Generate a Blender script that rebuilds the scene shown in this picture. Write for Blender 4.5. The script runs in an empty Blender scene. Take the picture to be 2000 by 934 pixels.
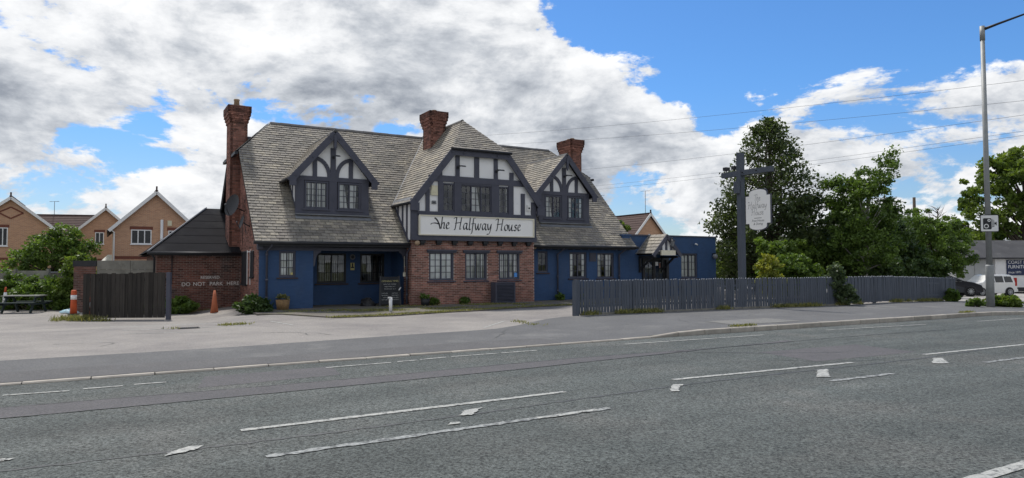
import bpy, math, random
import numpy as np
from mathutils import Vector, Matrix
random.seed(7); rng = np.random.default_rng(7)
rad = math.radians
sc = bpy.context.scene
col = sc.collection

# ------------------------------------------------------------------ camera
cam_d = bpy.data.cameras.new('camera'); cam = bpy.data.objects.new('camera', cam_d); col.objects.link(cam)
cam_d.sensor_width = 36.0; cam_d.sensor_fit = 'HORIZONTAL'; cam_d.lens = 24.107
cam_d.clip_start = 0.1; cam_d.clip_end = 4000
cam.matrix_world = Matrix.Translation((0, 0, 1.7)) @ (Matrix.Rotation(rad(90 + 2.285), 4, 'X') @ Matrix.Rotation(rad(-0.163), 4, 'Z'))
sc.camera = cam

# ------------------------------------------------------------------ light and sky
SUN_EL, SUN_AZ = rad(58), rad(-28)          # azimuth from +Y (view direction) towards +X
world = bpy.data.worlds.new('World'); sc.world = world; world.use_nodes = True
def build_world():
    nt = world.node_tree; N = nt.nodes; L = nt.links; N.clear()
    out = N.new('ShaderNodeOutputWorld'); bg = N.new('ShaderNodeBackground'); L.new(bg.outputs[0], out.inputs[0])
    bg.inputs[1].default_value = 0.1
    sky = N.new('ShaderNodeTexSky'); sky.sky_type = 'NISHITA'; sky.sun_disc = False
    sky.sun_elevation = SUN_EL; sky.sun_rotation = SUN_AZ; sky.air_density = 1.0; sky.dust_density = 0.3; sky.ozone_density = 2.5
    def val(x):
        return x
    def M(op, a, b=None, c=None, clamp=False):
        n = N.new('ShaderNodeMath'); n.operation = op; n.use_clamp = clamp
        for i, x in enumerate((a, b, c)):
            if x is None: continue
            if isinstance(x, (int, float)): n.inputs[i].default_value = x
            else: L.new(x, n.inputs[i])
        return n.outputs[0]
    def SS(x, lo, hi):
        n = N.new('ShaderNodeMapRange'); n.interpolation_type = 'SMOOTHSTEP'
        L.new(x, n.inputs[0]); n.inputs[1].default_value = lo; n.inputs[2].default_value = hi
        return n.outputs[0]
    tc = N.new('ShaderNodeTexCoord'); sep = N.new('ShaderNodeSeparateXYZ'); L.new(tc.outputs['Generated'], sep.inputs[0])
    X, Y, Z = sep.outputs
    az = M('MULTIPLY', M('ARCTAN2', X, Y), 57.2958)
    el = M('MULTIPLY', M('ARCSINE', Z), 57.2958)
    def noise(sx, sy, sz, scale, detail, rough, off, dist=0.0):
        mp = N.new('ShaderNodeMapping'); mp.inputs['Scale'].default_value = (sx, sy, sz); mp.inputs['Location'].default_value = off
        L.new(tc.outputs['Generated'], mp.inputs[0])
        n = N.new('ShaderNodeTexNoise'); n.inputs['Scale'].default_value = scale; n.inputs['Detail'].default_value = detail
        n.inputs['Roughness'].default_value = rough; n.inputs['Distortion'].default_value = dist
        L.new(mp.outputs[0], n.inputs['Vector']); return n.outputs['Fac']
    big = noise(1, 1, 1.9, 4.2, 11, 0.6, (4.9, 6.6, 8.8), 0.25)
    med = noise(1, 1, 2.2, 11, 10, 0.66, (8.3, 0.2, 5.1), 0.2)
    low = noise(1, 1, 3.2, 3.0, 4, 0.5, (1.3, 6.2, 2.2))
    # upper limit of the cloud bank: falls from left to right, the right of the sky in view is clear above it
    top = M('ADD', M('ADD', 12.0, M('MULTIPLY', M('MAXIMUM', M('SUBTRACT', 16.0, az), 0.0), 0.66)), M('MULTIPLY', M('MAXIMUM', M('SUBTRACT', az, 48.0), 0.0), 0.66))  # last term adds cloud out of view, for more neutral light on the facade
    bias = M('MULTIPLY', M('SUBTRACT', top, el), 0.055)
    bias = M('MINIMUM', M('MAXIMUM', bias, -0.32), 0.17)
    dens = M('ADD', M('ADD', M('MULTIPLY', M('SUBTRACT', big, 0.5), 1.7), M('MULTIPLY', M('SUBTRACT', med, 0.5), 0.55)), bias)
    big_up = noise(1, 1, 1.9, 4.2, 11, 0.6, (4.885, 6.61, 8.835), 0.25)
    med_up = noise(1, 1, 2.2, 11, 10, 0.66, (8.285, 0.21, 5.125), 0.2)
    lit = M('ADD', M('MULTIPLY', M('SUBTRACT', big, big_up), 2.6), M('MULTIPLY', M('SUBTRACT', med, med_up), 0.9))
    mask = SS(dens, -0.015, 0.085)
    # thin rims are white, thick middles grey; broad dark bellies from the low noise
    thick = SS(M('ADD', dens, M('MULTIPLY', M('SUBTRACT', low, 0.5), 1.5)), 0.12, 0.66)
    puff = SS(M('ADD', M('MULTIPLY', med, 0.75), M('MULTIPLY', big, 0.45)), 0.42, 0.78)
    shade = M('SUBTRACT', M('ADD', M('ADD', M('MULTIPLY', thick, 0.6), 0.27), M('MULTIPLY', puff, 0.30)), M('MULTIPLY', lit, 1.2), clamp=True)
    ramp = N.new('ShaderNodeValToRGB'); L.new(shade, ramp.inputs[0])
    e = ramp.color_ramp.elements
    e[0].position = 0.0; e[0].color = (6.5, 6.55, 6.6, 1); e[1].position = 1.0; e[1].color = (2.0, 2.2, 2.55, 1)
    m = e.new(0.35); m.color = (5.3, 5.4, 5.55, 1)
    m = e.new(0.65); m.color = (3.6, 3.8, 4.1, 1)
    mix = N.new('ShaderNodeMix'); mix.data_type = 'RGBA'; L.new(mask, mix.inputs['Factor'])
    # a clear-air tint for the open sky
    g = N.new('ShaderNodeMix'); g.data_type = 'RGBA'; g.blend_type = 'MULTIPLY'; g.inputs['Factor'].default_value = 1
    L.new(sky.outputs[0], g.inputs['A'])
    tn = N.new('ShaderNodeMix'); tn.data_type = 'RGBA'; L.new(SS(el, 1.0, 15.0), tn.inputs['Factor']); tn.inputs['A'].default_value = (0.5, 0.56, 0.66, 1); tn.inputs['B'].default_value = SKYT
    L.new(tn.outputs['Result'], g.inputs['B'])
    L.new(g.outputs['Result'], mix.inputs['A']); L.new(ramp.outputs[0], mix.inputs['B'])
    L.new(mix.outputs['Result'], bg.inputs[0])
SKYT = (0.37, 0.61, 0.85, 1)
build_world()
sun_d = bpy.data.lights.new('sun', 'SUN'); sun = bpy.data.objects.new('sun', sun_d); col.objects.link(sun)
sun_d.energy = 2.5; sun_d.angle = rad(5); sun_d.color = (1.0, 0.95, 0.88)
sdir = Vector((math.sin(SUN_AZ) * math.cos(SUN_EL), math.cos(SUN_AZ) * math.cos(SUN_EL), math.sin(SUN_EL)))
sun.rotation_euler = sdir.to_track_quat('Z', 'Y').to_euler()
sun.location = (0, 0, 50)
sc.view_settings.view_transform = 'Standard'; sc.view_settings.look = 'None'
sc.view_settings.exposure = 0.72; sc.view_settings.gamma = 1.0; sc.view_settings.use_curve_mapping = False

# ------------------------------------------------------------------ frames and terrain
YAW = rad(30.53)
OX, OY = -9.908, 26.849                      # front left corner of the pub on the ground
CU, SU = math.cos(YAW), math.sin(YAW)
def W(u, d, z=0.0): return Vector((OX + CU * u - SU * d, OY + SU * u + CU * d, z))
def sstep(a, b, x):
    t = min(1.0, max(0.0, (x - a) / (b - a))); return t * t * (3 - 2 * t)
def G(u, d):                                 # height of the land in street coordinates
    x = OX + CU * u - SU * d
    z = -0.03 * max(0.0, min(x, 62.0) - 17.0)
    z -= 0.22 * sstep(-0.2, -2.2, u) * sstep(-7.0, -1.0, d)
    return z
def GW(x, y):
    a, b = x - OX, y - OY
    return G(a * CU + b * SU, -a * SU + b * CU)

# ------------------------------------------------------------------ mesh helpers
class MB:
    def __init__(s): s.v = []; s.f = []; s.t = []; s.m = []; s.sm = []
    def poly(s, pts, t=1.0, mi=0, sm=False):
        n = len(s.v); s.v += [tuple(p) for p in pts]; s.f.append(tuple(range(n, n + len(pts)))); s.t.append(t); s.m.append(mi); s.sm.append(sm)
    def mesh8(s, p, t=1.0, mi=0):            # p: 4 bottom, 4 top, both counter-clockwise from outside above
        n = len(s.v); s.v += [tuple(q) for q in p]
        for f in ((3, 2, 1, 0), (4, 5, 6, 7), (0, 1, 5, 4), (1, 2, 6, 5), (2, 3, 7, 6), (3, 0, 4, 7)):
            s.f.append(tuple(n + i for i in f)); s.t.append(t); s.m.append(mi); s.sm.append(False)
    def box(s, x0, x1, y0, y1, z0, z1, t=1.0, mi=0):
        s.mesh8([(x0, y0, z0), (x1, y0, z0), (x1, y1, z0), (x0, y1, z0), (x0, y0, z1), (x1, y0, z1), (x1, y1, z1), (x0, y1, z1)], t, mi)
    def prism(s, pts, vec, t=1.0, mi=0):     # extrude a planar polygon along vec
        vec = Vector(vec); a = [Vector(p) for p in pts]; b = [p + vec for p in a]; n = len(a)
        s.poly(a[::-1], t, mi); s.poly(b, t, mi)
        for i in range(n): j = (i + 1) % n; s.poly([a[i], a[j], b[j], b[i]], t, mi)
    def bar(s, p0, p1, w, h, up=(0, 0, 1), t=1.0, mi=0):
        p0 = Vector(p0); p1 = Vector(p1); d = (p1 - p0).normalized(); up = Vector(up)
        sd = d.cross(up)
        if sd.length < 1e-5: sd = d.cross(Vector((0, 1, 0)))
        sd.normalize(); u2 = sd.cross(d)
        a = sd * (w / 2); b = u2 * (h / 2)
        s.mesh8([p0 - a - b, p0 + a - b, p1 + a - b, p1 - a - b, p0 - a + b, p0 + a + b, p1 + a + b, p1 - a + b], t, mi)
    def tube(s, pts, r, n=8, t=1.0, mi=0, cap=True):
        pts = [Vector(p) for p in pts]; k = len(pts); rs = r if isinstance(r, (list, tuple)) else [r] * k
        base = len(s.v); ref = Vector((0.31, 0.22, 0.93))
        for i in range(k):
            d = (pts[min(i + 1, k - 1)] - pts[max(i - 1, 0)]).normalized()
            a = d.cross(ref)
            if a.length < 1e-3: a = d.cross(Vector((1, 0, 0)))
            a.normalize(); b = d.cross(a)
            for j in range(n):
                q = 2 * math.pi * j / n; s.v.append(tuple(pts[i] + a * (math.cos(q) * rs[i]) + b * (math.sin(q) * rs[i])))
        for i in range(k - 1):
            for j in range(n):
                j2 = (j + 1) % n
                s.f.append((base + i * n + j, base + i * n + j2, base + (i + 1) * n + j2, base + (i + 1) * n + j)); s.t.append(t); s.m.append(mi); s.sm.append(True)
        if cap:
            s.f.append(tuple(base + j for j in range(n))[::-1]); s.t.append(t); s.m.append(mi); s.sm.append(False)
            s.f.append(tuple(base + (k - 1) * n + j for j in range(n))); s.t.append(t); s.m.append(mi); s.sm.append(False)
    def lathe(s, prof, c=(0, 0, 0), n=16, t=1.0, mi=0, axis='z', sm=True, cap=True):
        base = len(s.v); k = len(prof)
        for (r, h) in prof:
            for j in range(n):
                q = 2 * math.pi * j / n; x, y = r * math.cos(q), r * math.sin(q)
                p = {'z': (x, y, h), 'y': (x, h, y), 'x': (h, x, y)}[axis]
                s.v.append((c[0] + p[0], c[1] + p[1], c[2] + p[2]))
        for i in range(k - 1):
            for j in range(n):
                j2 = (j + 1) % n; s.f.append((base + i * n + j, base + i * n + j2, base + (i + 1) * n + j2, base + (i + 1) * n + j)); s.t.append(t); s.m.append(mi); s.sm.append(sm)
        if not cap: return
        s.f.append(tuple(base + j for j in range(n))[::-1]); s.t.append(t); s.m.append(mi); s.sm.append(False)
        s.f.append(tuple(base + (k - 1) * n + j for j in range(n))); s.t.append(t); s.m.append(mi); s.sm.append(False)
    def data(s, name, mats):
        me = bpy.data.meshes.new(name); me.from_pydata(s.v, [], s.f)
        for m in (mats if isinstance(mats, (list, tuple)) else [mats]): me.materials.append(m)
        a = me.attributes.new('tint', 'FLOAT', 'FACE'); a.data.foreach_set('value', np.array(s.t, dtype=np.float32))
        if any(s.m): me.polygons.foreach_set('material_index', np.array(s.m, dtype=np.int32))
        me.polygons.foreach_set('use_smooth', np.array(s.sm, dtype=bool)); me.update()
        return me
    def obj(s, name, mats, parent=None, loc=None, rz=None, **pr):
        return link(name, s.data(name, mats), parent, loc, rz, **pr)
def link(name, me, parent=None, loc=None, rz=None, **pr):
    o = bpy.data.objects.new(name, me); col.objects.link(o)
    if parent is not None: o.parent = parent
    if loc is not None: o.location = loc
    if rz is not None: o.rotation_euler[2] = rz
    for k, v in pr.items(): o[k] = v
    return o
def thing(name, label, cat, loc=(0, 0, 0), rz=0.0, group=None):
    o = link(name, None, None, loc, rz, label=label, category=cat)
    o.empty_display_size = 0.2
    if group: o['group'] = group
    return o
def copy_tree(o, parent=None):
    c = o.copy(); col.objects.link(c)
    if parent is not None: c.parent = parent
    for ch in o.children: copy_tree(ch, c)
    return c

# ------------------------------------------------------------------ materials
MATS = {}
def pm(name, c1, c2=None, scale=3.0, rough=0.8, bump=0.0, bscale=None, detail=6, tint=0.0, c3=None, s3=0.4, lo3=0.55, hi3=0.7, spec=0.3, metal=0.0, stretch=(1, 1, 1), coat=0.0, fine=0.0, streak=0.0):
    """colour = noise mix c1/c2, large patches of c3, per-piece brightness from the tint attribute, bump from fine noise"""
    m = bpy.data.materials.new(name); m.use_nodes = True; nt = m.node_tree; N = nt.nodes; L = nt.links
    b = N['Principled BSDF']; b.inputs['Roughness'].default_value = rough; b.inputs['Specular IOR Level'].default_value = spec; b.inputs['Metallic'].default_value = metal
    b.inputs['Coat Weight'].default_value = coat
    geo = N.new('ShaderNodeNewGeometry'); mp = N.new('ShaderNodeMapping'); mp.inputs['Scale'].default_value = stretch; L.new(geo.outputs['Position'], mp.inputs[0])
    def noise(s, d=6, r=0.6):
        n = N.new('ShaderNodeTexNoise'); n.inputs['Scale'].default_value = s; n.inputs['Detail'].default_value = d; n.inputs['Roughness'].default_value = r
        L.new(mp.outputs[0], n.inputs['Vector']); return n.outputs['Fac']
    def mixc(f, a, bb, mode='MIX'):
        x = N.new('ShaderNodeMix'); x.data_type = 'RGBA'; x.blend_type = mode
        for k, q in (('Factor', f), ('A', a), ('B', bb)):
            if isinstance(q, (float, int)): x.inputs[k].default_value = q
            elif isinstance(q, tuple): x.inputs[k].default_value = (*q, 1)
            else: L.new(q, x.inputs[k])
        return x.outputs['Result']
    def mr(x, a, bb, c=0.0, d=1.0):
        n = N.new('ShaderNodeMapRange'); L.new(x, n.inputs[0]); n.inputs[1].default_value = a; n.inputs[2].default_value = bb; n.inputs[3].default_value = c; n.inputs[4].default_value = d
        return n.outputs[0]
    cur = c1
    if c2 is not None: cur = mixc(mr(noise(scale, detail), 0.3, 0.7), c1, c2)
    if c3 is not None: cur = mixc(mr(noise(s3, 5, 0.65), lo3, hi3), cur, c3)
    if fine > 0:
        f = mr(noise(34, 4, 0.85), 0.36, 0.64, 1 - fine, 1 + fine)
        cb = N.new('ShaderNodeCombineColor'); [L.new(f, cb.inputs[i]) for i in range(3)]
        cur = mixc(1.0, cur, cb.outputs[0], 'MULTIPLY')
    if streak > 0:                                             # wear drawn out along the direction of traffic
        m2 = N.new('ShaderNodeMapping'); m2.vector_type = 'TEXTURE'; m2.inputs['Rotation'].default_value = (0, 0, rad(30.53)); m2.inputs['Scale'].default_value = (14, 1.1, 1); L.new(geo.outputs['Position'], m2.inputs[0])
        n3 = N.new('ShaderNodeTexNoise'); n3.inputs['Scale'].default_value = 1.0; n3.inputs['Detail'].default_value = 6; n3.inputs['Roughness'].default_value = 0.6; L.new(m2.outputs[0], n3.inputs['Vector'])
        f = mr(n3.outputs['Fac'], 0.3, 0.7, 1 - streak, 1 + streak)
        cb = N.new('ShaderNodeCombineColor'); [L.new(f, cb.inputs[i]) for i in range(3)]
        cur = mixc(1.0, cur, cb.outputs[0], 'MULTIPLY')
    if tint > 0:
        at = N.new('ShaderNodeAttribute'); at.attribute_name = 'tint'
        f = mr(at.outputs['Fac'], 0.0, 2.0, 1 - tint, 1 + tint)
        cb = N.new('ShaderNodeCombineColor'); [L.new(f, cb.inputs[i]) for i in range(3)]
        cur = mixc(1.0, cur, cb.outputs[0], 'MULTIPLY')
    if isinstance(cur, tuple): b.inputs['Base Color'].default_value = (*cur, 1)
    else: L.new(cur, b.inputs['Base Color'])
    if bump > 0:
        bn = N.new('ShaderNodeBump'); bn.inputs['Strength'].default_value = bump; bn.inputs['Distance'].default_value = 0.02
        L.new(noise(bscale or scale * 6, 4), bn.inputs['Height']); L.new(bn.outputs[0], b.inputs['Normal'])
    MATS[name] = m; return m
def leafmat(name, dark, light, trans=0.35):
    m = bpy.data.materials.new(name); m.use_nodes = True; nt = m.node_tree; N = nt.nodes; L = nt.links
    N.remove(N['Principled BSDF']); out = N['Material Output']
    at = N.new('ShaderNodeAttribute'); at.attribute_name = 'tint'
    x = N.new('ShaderNodeMix'); x.data_type = 'RGBA'; L.new(at.outputs['Fac'], x.inputs['Factor']); x.inputs['A'].default_value = (*dark, 1); x.inputs['B'].default_value = (*light, 1)
    d = N.new('ShaderNodeBsdfPrincipled'); d.inputs['Roughness'].default_value = 0.55; d.inputs['Specular IOR Level'].default_value = 0.35; L.new(x.outputs['Result'], d.inputs['Base Color'])
    t = N.new('ShaderNodeBsdfTranslucent')
    y = N.new('ShaderNodeMix'); y.data_type = 'RGBA'; y.blend_type = 'MULTIPLY'; y.inputs['Factor'].default_value = 1; L.new(x.outputs['Result'], y.inputs['A']); y.inputs['B'].default_value = (1.5, 1.5, 0.7, 1); L.new(y.outputs['Result'], t.inputs['Color'])
    s = N.new('ShaderNodeMixShader'); s.inputs[0].default_value = trans; L.new(d.outputs[0], s.inputs[1]); L.new(t.outputs[0], s.inputs[2]); L.new(s.outputs[0], out.inputs[0])
    MATS[name] = m; return m
def glassmat(name, refl=0.12):
    m = bpy.data.materials.new(name); m.use_nodes = True; nt = m.node_tree; N = nt.nodes; L = nt.links
    N.remove(N['Principled BSDF']); out = N['Material Output']
    fr = N.new('ShaderNodeFresnel'); fr.inputs[0].default_value = 1.5
    ad = N.new('ShaderNodeMath'); ad.operation = 'ADD'; ad.use_clamp = True; L.new(fr.outputs[0], ad.inputs[0]); ad.inputs[1].default_value = refl
    tr = N.new('ShaderNodeBsdfTransparent'); tr.inputs[0].default_value = (0.95, 0.97, 0.97, 1)
    gl = N.new('ShaderNodeBsdfGlossy'); gl.inputs['Roughness'].default_value = 0.02; gl.inputs['Color'].default_value = (0.9, 0.93, 0.95, 1)
    s = N.new('ShaderNodeMixShader'); L.new(ad.outputs[0], s.inputs[0]); L.new(tr.outputs[0], s.inputs[1]); L.new(gl.outputs[0], s.inputs[2]); L.new(s.outputs[0], out.inputs[0])
    MATS[name] = m; return m
def slatemat():
    m = pm('slate', (0.2, 0.19, 0.17), (0.13, 0.13, 0.125), 5.0, 0.75, 0.25, 30)
    nt = m.node_tree; N = nt.nodes; L = nt.links; b = N['Principled BSDF']
    at = N.new('ShaderNodeAttribute'); at.attribute_name = 'tint'
    r = N.new('ShaderNodeValToRGB'); L.new(at.outputs['Fac'], r.inputs[0]); e = r.color_ramp.elements
    e[0].position = 0; e[0].color = (0.16, 0.142, 0.12, 1); e[1].position = 1; e[1].color = (0.4, 0.355, 0.275, 1)
    for p, c in ((0.3, (0.24, 0.216, 0.185, 1)), (0.6, (0.295, 0.266, 0.218, 1)), (0.85, (0.345, 0.306, 0.238, 1))): k = e.new(p); k.color = c
    geo = N.new('ShaderNodeNewGeometry')
    n1 = N.new('ShaderNodeTexNoise'); n1.inputs['Scale'].default_value = 0.8; n1.inputs['Detail'].default_value = 7; n1.inputs['Roughness'].default_value = 0.65; L.new(geo.outputs['Position'], n1.inputs['Vector'])
    mr = N.new('ShaderNodeMapRange'); L.new(n1.outputs['Fac'], mr.inputs[0]); mr.inputs[1].default_value = 0.46; mr.inputs[2].default_value = 0.72; mr.inputs[4].default_value = 0.85
    x = N.new('ShaderNodeMix'); x.data_type = 'RGBA'; L.new(mr.outputs[0], x.inputs['Factor']); L.new(r.outputs[0], x.inputs['A']); x.inputs['B'].default_value = (0.13, 0.128, 0.112, 1)
    n2 = N.new('ShaderNodeTexNoise'); n2.inputs['Scale'].default_value = 9; n2.inputs['Detail'].default_value = 8; n2.inputs['Roughness'].default_value = 0.7; L.new(geo.outputs['Position'], n2.inputs['Vector'])
    m2 = N.new('ShaderNodeMapRange'); L.new(n2.outputs['Fac'], m2.inputs[0]); m2.inputs[1].default_value = 0.3; m2.inputs[2].default_value = 0.7; m2.inputs[3].default_value = 0.7; m2.inputs[4].default_value = 1.3
    cb = N.new('ShaderNodeCombineColor'); [L.new(m2.outputs[0], cb.inputs[i]) for i in range(3)]
    y = N.new('ShaderNodeMix'); y.data_type = 'RGBA'; y.blend_type = 'MULTIPLY'; y.inputs['Factor'].default_value = 1; L.new(x.outputs['Result'], y.inputs['A']); L.new(cb.outputs[0], y.inputs['B'])
    L.new(y.outputs['Result'], b.inputs['Base Color']); return m
slate = slatemat()
brick_m = pm('red_brick', (0.29, 0.13, 0.095), (0.19, 0.095, 0.076), 2.5, 0.9, 0.3, 40, tint=0.75, c3=(0.09, 0.055, 0.05), s3=1.1, lo3=0.58, hi3=0.75)
mortar = pm('mortar', (0.55, 0.49, 0.44), (0.4, 0.35, 0.31), 4, 0.95, 0.2, 60)
old_mortar = pm('old_mortar', (0.3, 0.25, 0.22), (0.17, 0.145, 0.13), 3, 0.95, 0.2, 60)
dark_brick = pm('brown_brick', (0.17, 0.07, 0.05), (0.105, 0.052, 0.042), 2.0, 0.9, 0.3, 40, tint=0.7, c3=(0.07, 0.05, 0.045), s3=0.9, lo3=0.5, hi3=0.7)
blue = pm('blue_masonry_paint', (0.038, 0.082, 0.182), (0.033, 0.072, 0.158), 1.3, 0.7, 0.15, 40, tint=0.12, c3=(0.05, 0.08, 0.145), s3=1.1, lo3=0.52, hi3=0.8, stretch=(1, 1, .45))
trim = pm('slate_blue_paint', (0.08, 0.083, 0.11), (0.064, 0.067, 0.09), 3, 0.6, 0.1, 30, tint=0.3)
black = pm('black_paint', (0.02, 0.021, 0.025), (0.03, 0.031, 0.035), 4, 0.5, tint=0.3)
plaster = pm('white_render', (0.84, 0.84, 0.84), (0.8, 0.8, 0.8), 1.2, 0.85, 0.1, 50, c3=(0.5, 0.5, 0.5), s3=1.5, lo3=0.62, hi3=0.85)
white = pm('white_paint', (0.78, 0.78, 0.77), (0.7, 0.7, 0.69), 6, 0.5)
cream = pm('cream_board', (0.72, 0.68, 0.55), (0.64, 0.6, 0.48), 5, 0.6)
lead = pm('lead_flashing', (0.2, 0.21, 0.225), (0.14, 0.147, 0.16), 5, 0.7, metal=0.0)
clay = pm('clay_pot', (0.42, 0.3, 0.19), (0.3, 0.22, 0.15), 6, 0.85)
felt = pm('roof_felt', (0.019, 0.019, 0.022), (0.014, 0.014, 0.016), 1.5, 0.95, 0.3, 60, spec=0.05, c3=(0.026, 0.026, 0.028), s3=0.7)
stonesill = pm('brown_tile_sill', (0.075, 0.05, 0.045), (0.05, 0.035, 0.032), 6, 0.7)
glass = glassmat('window_glass', 0.03)
blind = pm('pale_blind', (0.86, 0.86, 0.84), (0.78, 0.78, 0.76), 3, 0.9, tint=0.5)
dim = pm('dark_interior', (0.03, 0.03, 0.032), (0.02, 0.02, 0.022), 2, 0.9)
asphalt = None
road_m = pm('road_asphalt', (0.092, 0.1, 0.093), (0.07, 0.079, 0.074), 0.8, 0.85, 0.5, 90, c3=(0.115, 0.115, 0.105), s3=0.35, lo3=0.5, hi3=0.75, fine=0.95, spec=0.25, streak=0.25)
road_strip = pm('patched_asphalt', (0.105, 0.10, 0.102), (0.085, 0.083, 0.085), 1.5, 0.88, 0.4, 90, fine=0.35)
seam_m = pm('tar_seam', (0.05, 0.053, 0.053), (0.085, 0.088, 0.085), 6, 0.7, fine=0.3)
pave_m = pm('pavement_asphalt', (0.13, 0.13, 0.128), (0.1, 0.1, 0.1), 0.7, 0.9, 0.4, 90, c3=(0.17, 0.168, 0.16), s3=0.45, fine=0.3)
pave_dark = pm('pavement_band', (0.095, 0.094, 0.094), (0.12, 0.117, 0.115), 1.0, 0.9, 0.4, 90, fine=0.3)
park_m = pm('worn_car_park', (0.285, 0.265, 0.24), (0.24, 0.224, 0.205), 0.6, 0.92, 0.4, 80, c3=(0.185, 0.172, 0.163), s3=0.28, lo3=0.42, hi3=0.64, fine=0.3)
conc_m = pm('pale_concrete', (0.36, 0.34, 0.31), (0.28, 0.265, 0.245), 0.6, 0.9, 0.3, 60, fine=0.15)
kerb_m = pm('concrete_kerb', (0.4, 0.365, 0.31), (0.28, 0.255, 0.22), 3.5, 0.9, 0.3, 50, tint=0.35)
paint_m = pm('road_paint', (0.42, 0.42, 0.385), (0.3, 0.305, 0.285), 9, 0.75, c3=(0.12, 0.125, 0.12), s3=16, lo3=0.52, hi3=0.62, fine=0.25)
worn_paint = pm('worn_road_paint', (0.42, 0.43, 0.41), (0.12, 0.13, 0.128), 22, 0.8, detail=8, c3=(0.1, 0.105, 0.104), s3=9, lo3=0.48, hi3=0.6)
apron_m = pm('mossy_paving', (0.17, 0.15, 0.13), (0.115, 0.105, 0.09), 2.2, 0.95, 0.5, 40, c3=(0.13, 0.135, 0.06), s3=1.3, lo3=0.52, hi3=0.64, fine=0.25)
land_m = pm('rough_grass_land', (0.09, 0.11, 0.04), (0.12, 0.115, 0.06), 0.3, 0.95, 0.3, 10)

def kd(u): return -15.15 - 0.037 * max(0.0, u - 8.0)          # kerb line
def backd(u):                                                   # rear edge of the pavement
    a = -12.65 + 0.6 * sstep(-4, 3, u)
    a += 2.9 * sstep(3.2, 8.6, u)
    return a - 0.9 * sstep(14, 20, u) + 0.9 * sstep(23, 32, u) if u > 8.6 else a
def kerbz(u): return -0.075 + 0.10 * sstep(6.2, 8.2, u)         # dropped kerb on the left
ROADZ = -0.10
def pavz(u, d):
    t = (d - kd(u) - 0.13) / (backd(u) - kd(u) - 0.13); return kerbz(u) * (1 - t) + 0.012 * t + 0.004
def grid_sheet(name, us, dfun, zfun, mat, n, **pr):
    vs = []; fs = []
    for i, u in enumerate(us):
        ds = dfun(u)
        for k in range(n + 1):
            d = ds[0] + (ds[1] - ds[0]) * k / n
            p = W(u, d); p.z = zfun(u, d, k / n); vs.append(tuple(p))
    for i in range(len(us) - 1):
        for k in range(n):
            a = i * (n + 1) + k; b = a + n + 1; fs.append((a, b, b + 1, a + 1))
    me = bpy.data.meshes.new(name); me.from_pydata(vs, [], fs); me.materials.append(mat)
    t = me.attributes.new('tint', 'FLOAT', 'FACE'); t.data.foreach_set('value', np.ones(len(fs), dtype=np.float32))
    me.polygons.foreach_set('use_smooth', np.ones(len(fs), dtype=bool))
    return link(name, me, **pr)
def spread(a, b, far=900):                                      # fine steps in view, coarse beyond
    r = [-far, -500, -250, -120, -70] + list(np.arange(-50, 110.1, 1.0)) + [130, 170, 250, 500, far]
    return [x for x in r if a <= x <= b]
def bare(u, d): return G(u, d)
# land to the horizon
grid_sheet('ground', spread(-900, 900, 900), lambda u: (-900, 1600), lambda u, d, t: -0.35 + min(0.0, G(u, 0)) * 1.0 - 0.35, land_m, 40, kind='structure')
road = grid_sheet('road', spread(-500, 500), lambda u: (-27.4, kd(u) + 0.02), lambda u, d, t: ROADZ + G(u, d), road_m, 6, kind='structure')
pav = grid_sheet('pavement', spread(-250, 250), lambda u: (kd(u) + 0.13, backd(u)), lambda u, d, t: (kerbz(u) * (1 - t) + 0.012 * t) + G(u, d) + 0.004, pave_m, 6, kind='structure')
near = grid_sheet('near_pavement', spread(-250, 250), lambda u: (-34, -27.4), lambda u, d, t: 0.02 + G(u, d), pave_m, 2, kind='structure')
park = grid_sheet('car_park', [x for x in spread(-70, 38)], lambda u: (backd(u) - .06, 26), lambda u, d, t: G(u, d) - 0.006, park_m, 60, kind='structure')
yard = grid_sheet('concrete_yard', [x for x in spread(32, 109)], lambda u: (-12.5, 14), lambda u, d, t: G(u, d) + 0.0 - 0.004, conc_m, 30, kind='structure')
# a darker reinstated band along the footway behind the dropped kerb
def sheet_part(name, poly, z, mat, parent, n=1):
    P = []
    for i in range(len(poly)):
        (a, b), (c, e) = poly[i], poly[(i + 1) % len(poly)]; k = max(1, int(math.hypot(c - a, e - b) / .05))
        P += [(a + (c - a) * j / k + random.uniform(-.022, .022), b + (e - b) * j / k + random.uniform(-.022, .022)) for j in range(k)]
    mb = MB(); mb.poly([W(u, d, z + G(u, d)) for u, d in P]); return mb.obj(name, mat, parent)
def strip_part(name, pts, w, z, mat, parent, jag=0.0):
    """a painted line along street-coordinate points"""
    mb = MB(); P = []
    for (u0, d0), (u1, d1) in zip(pts[:-1], pts[1:]):
        k = max(1, int(math.hypot(u1 - u0, d1 - d0) / 0.09))
        P += [(u0 + (u1 - u0) * i / k, d0 + (d1 - d0) * i / k) for i in range(k)]
    P.append(pts[-1]); row = []
    for i, (u, d) in enumerate(P):
        a = P[max(i - 1, 0)]; b = P[min(i + 1, len(P) - 1)]; l = math.hypot(b[0] - a[0], b[1] - a[1]); nx, ny = -(b[1] - a[1]) / l, (b[0] - a[0]) / l
        w0 = w / 2 * (1 + random.uniform(-jag, jag)); w1 = w / 2 * (1 + random.uniform(-jag, jag))
        zz = (pavz(u, d) if z is None else z) + (.005 if z is None else 0); row.append((W(u + nx * w0, d + ny * w0, zz + G(u, d)), W(u - nx * w1, d - ny * w1, zz + G(u, d))))
    for r, q in zip(row[:-1], row[1:]): mb.poly([r[1], q[1], q[0], r[0]])
    return mb.obj(name, mat, parent)
for i in range(-12, 8):
    pass
mb = MB()
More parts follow.
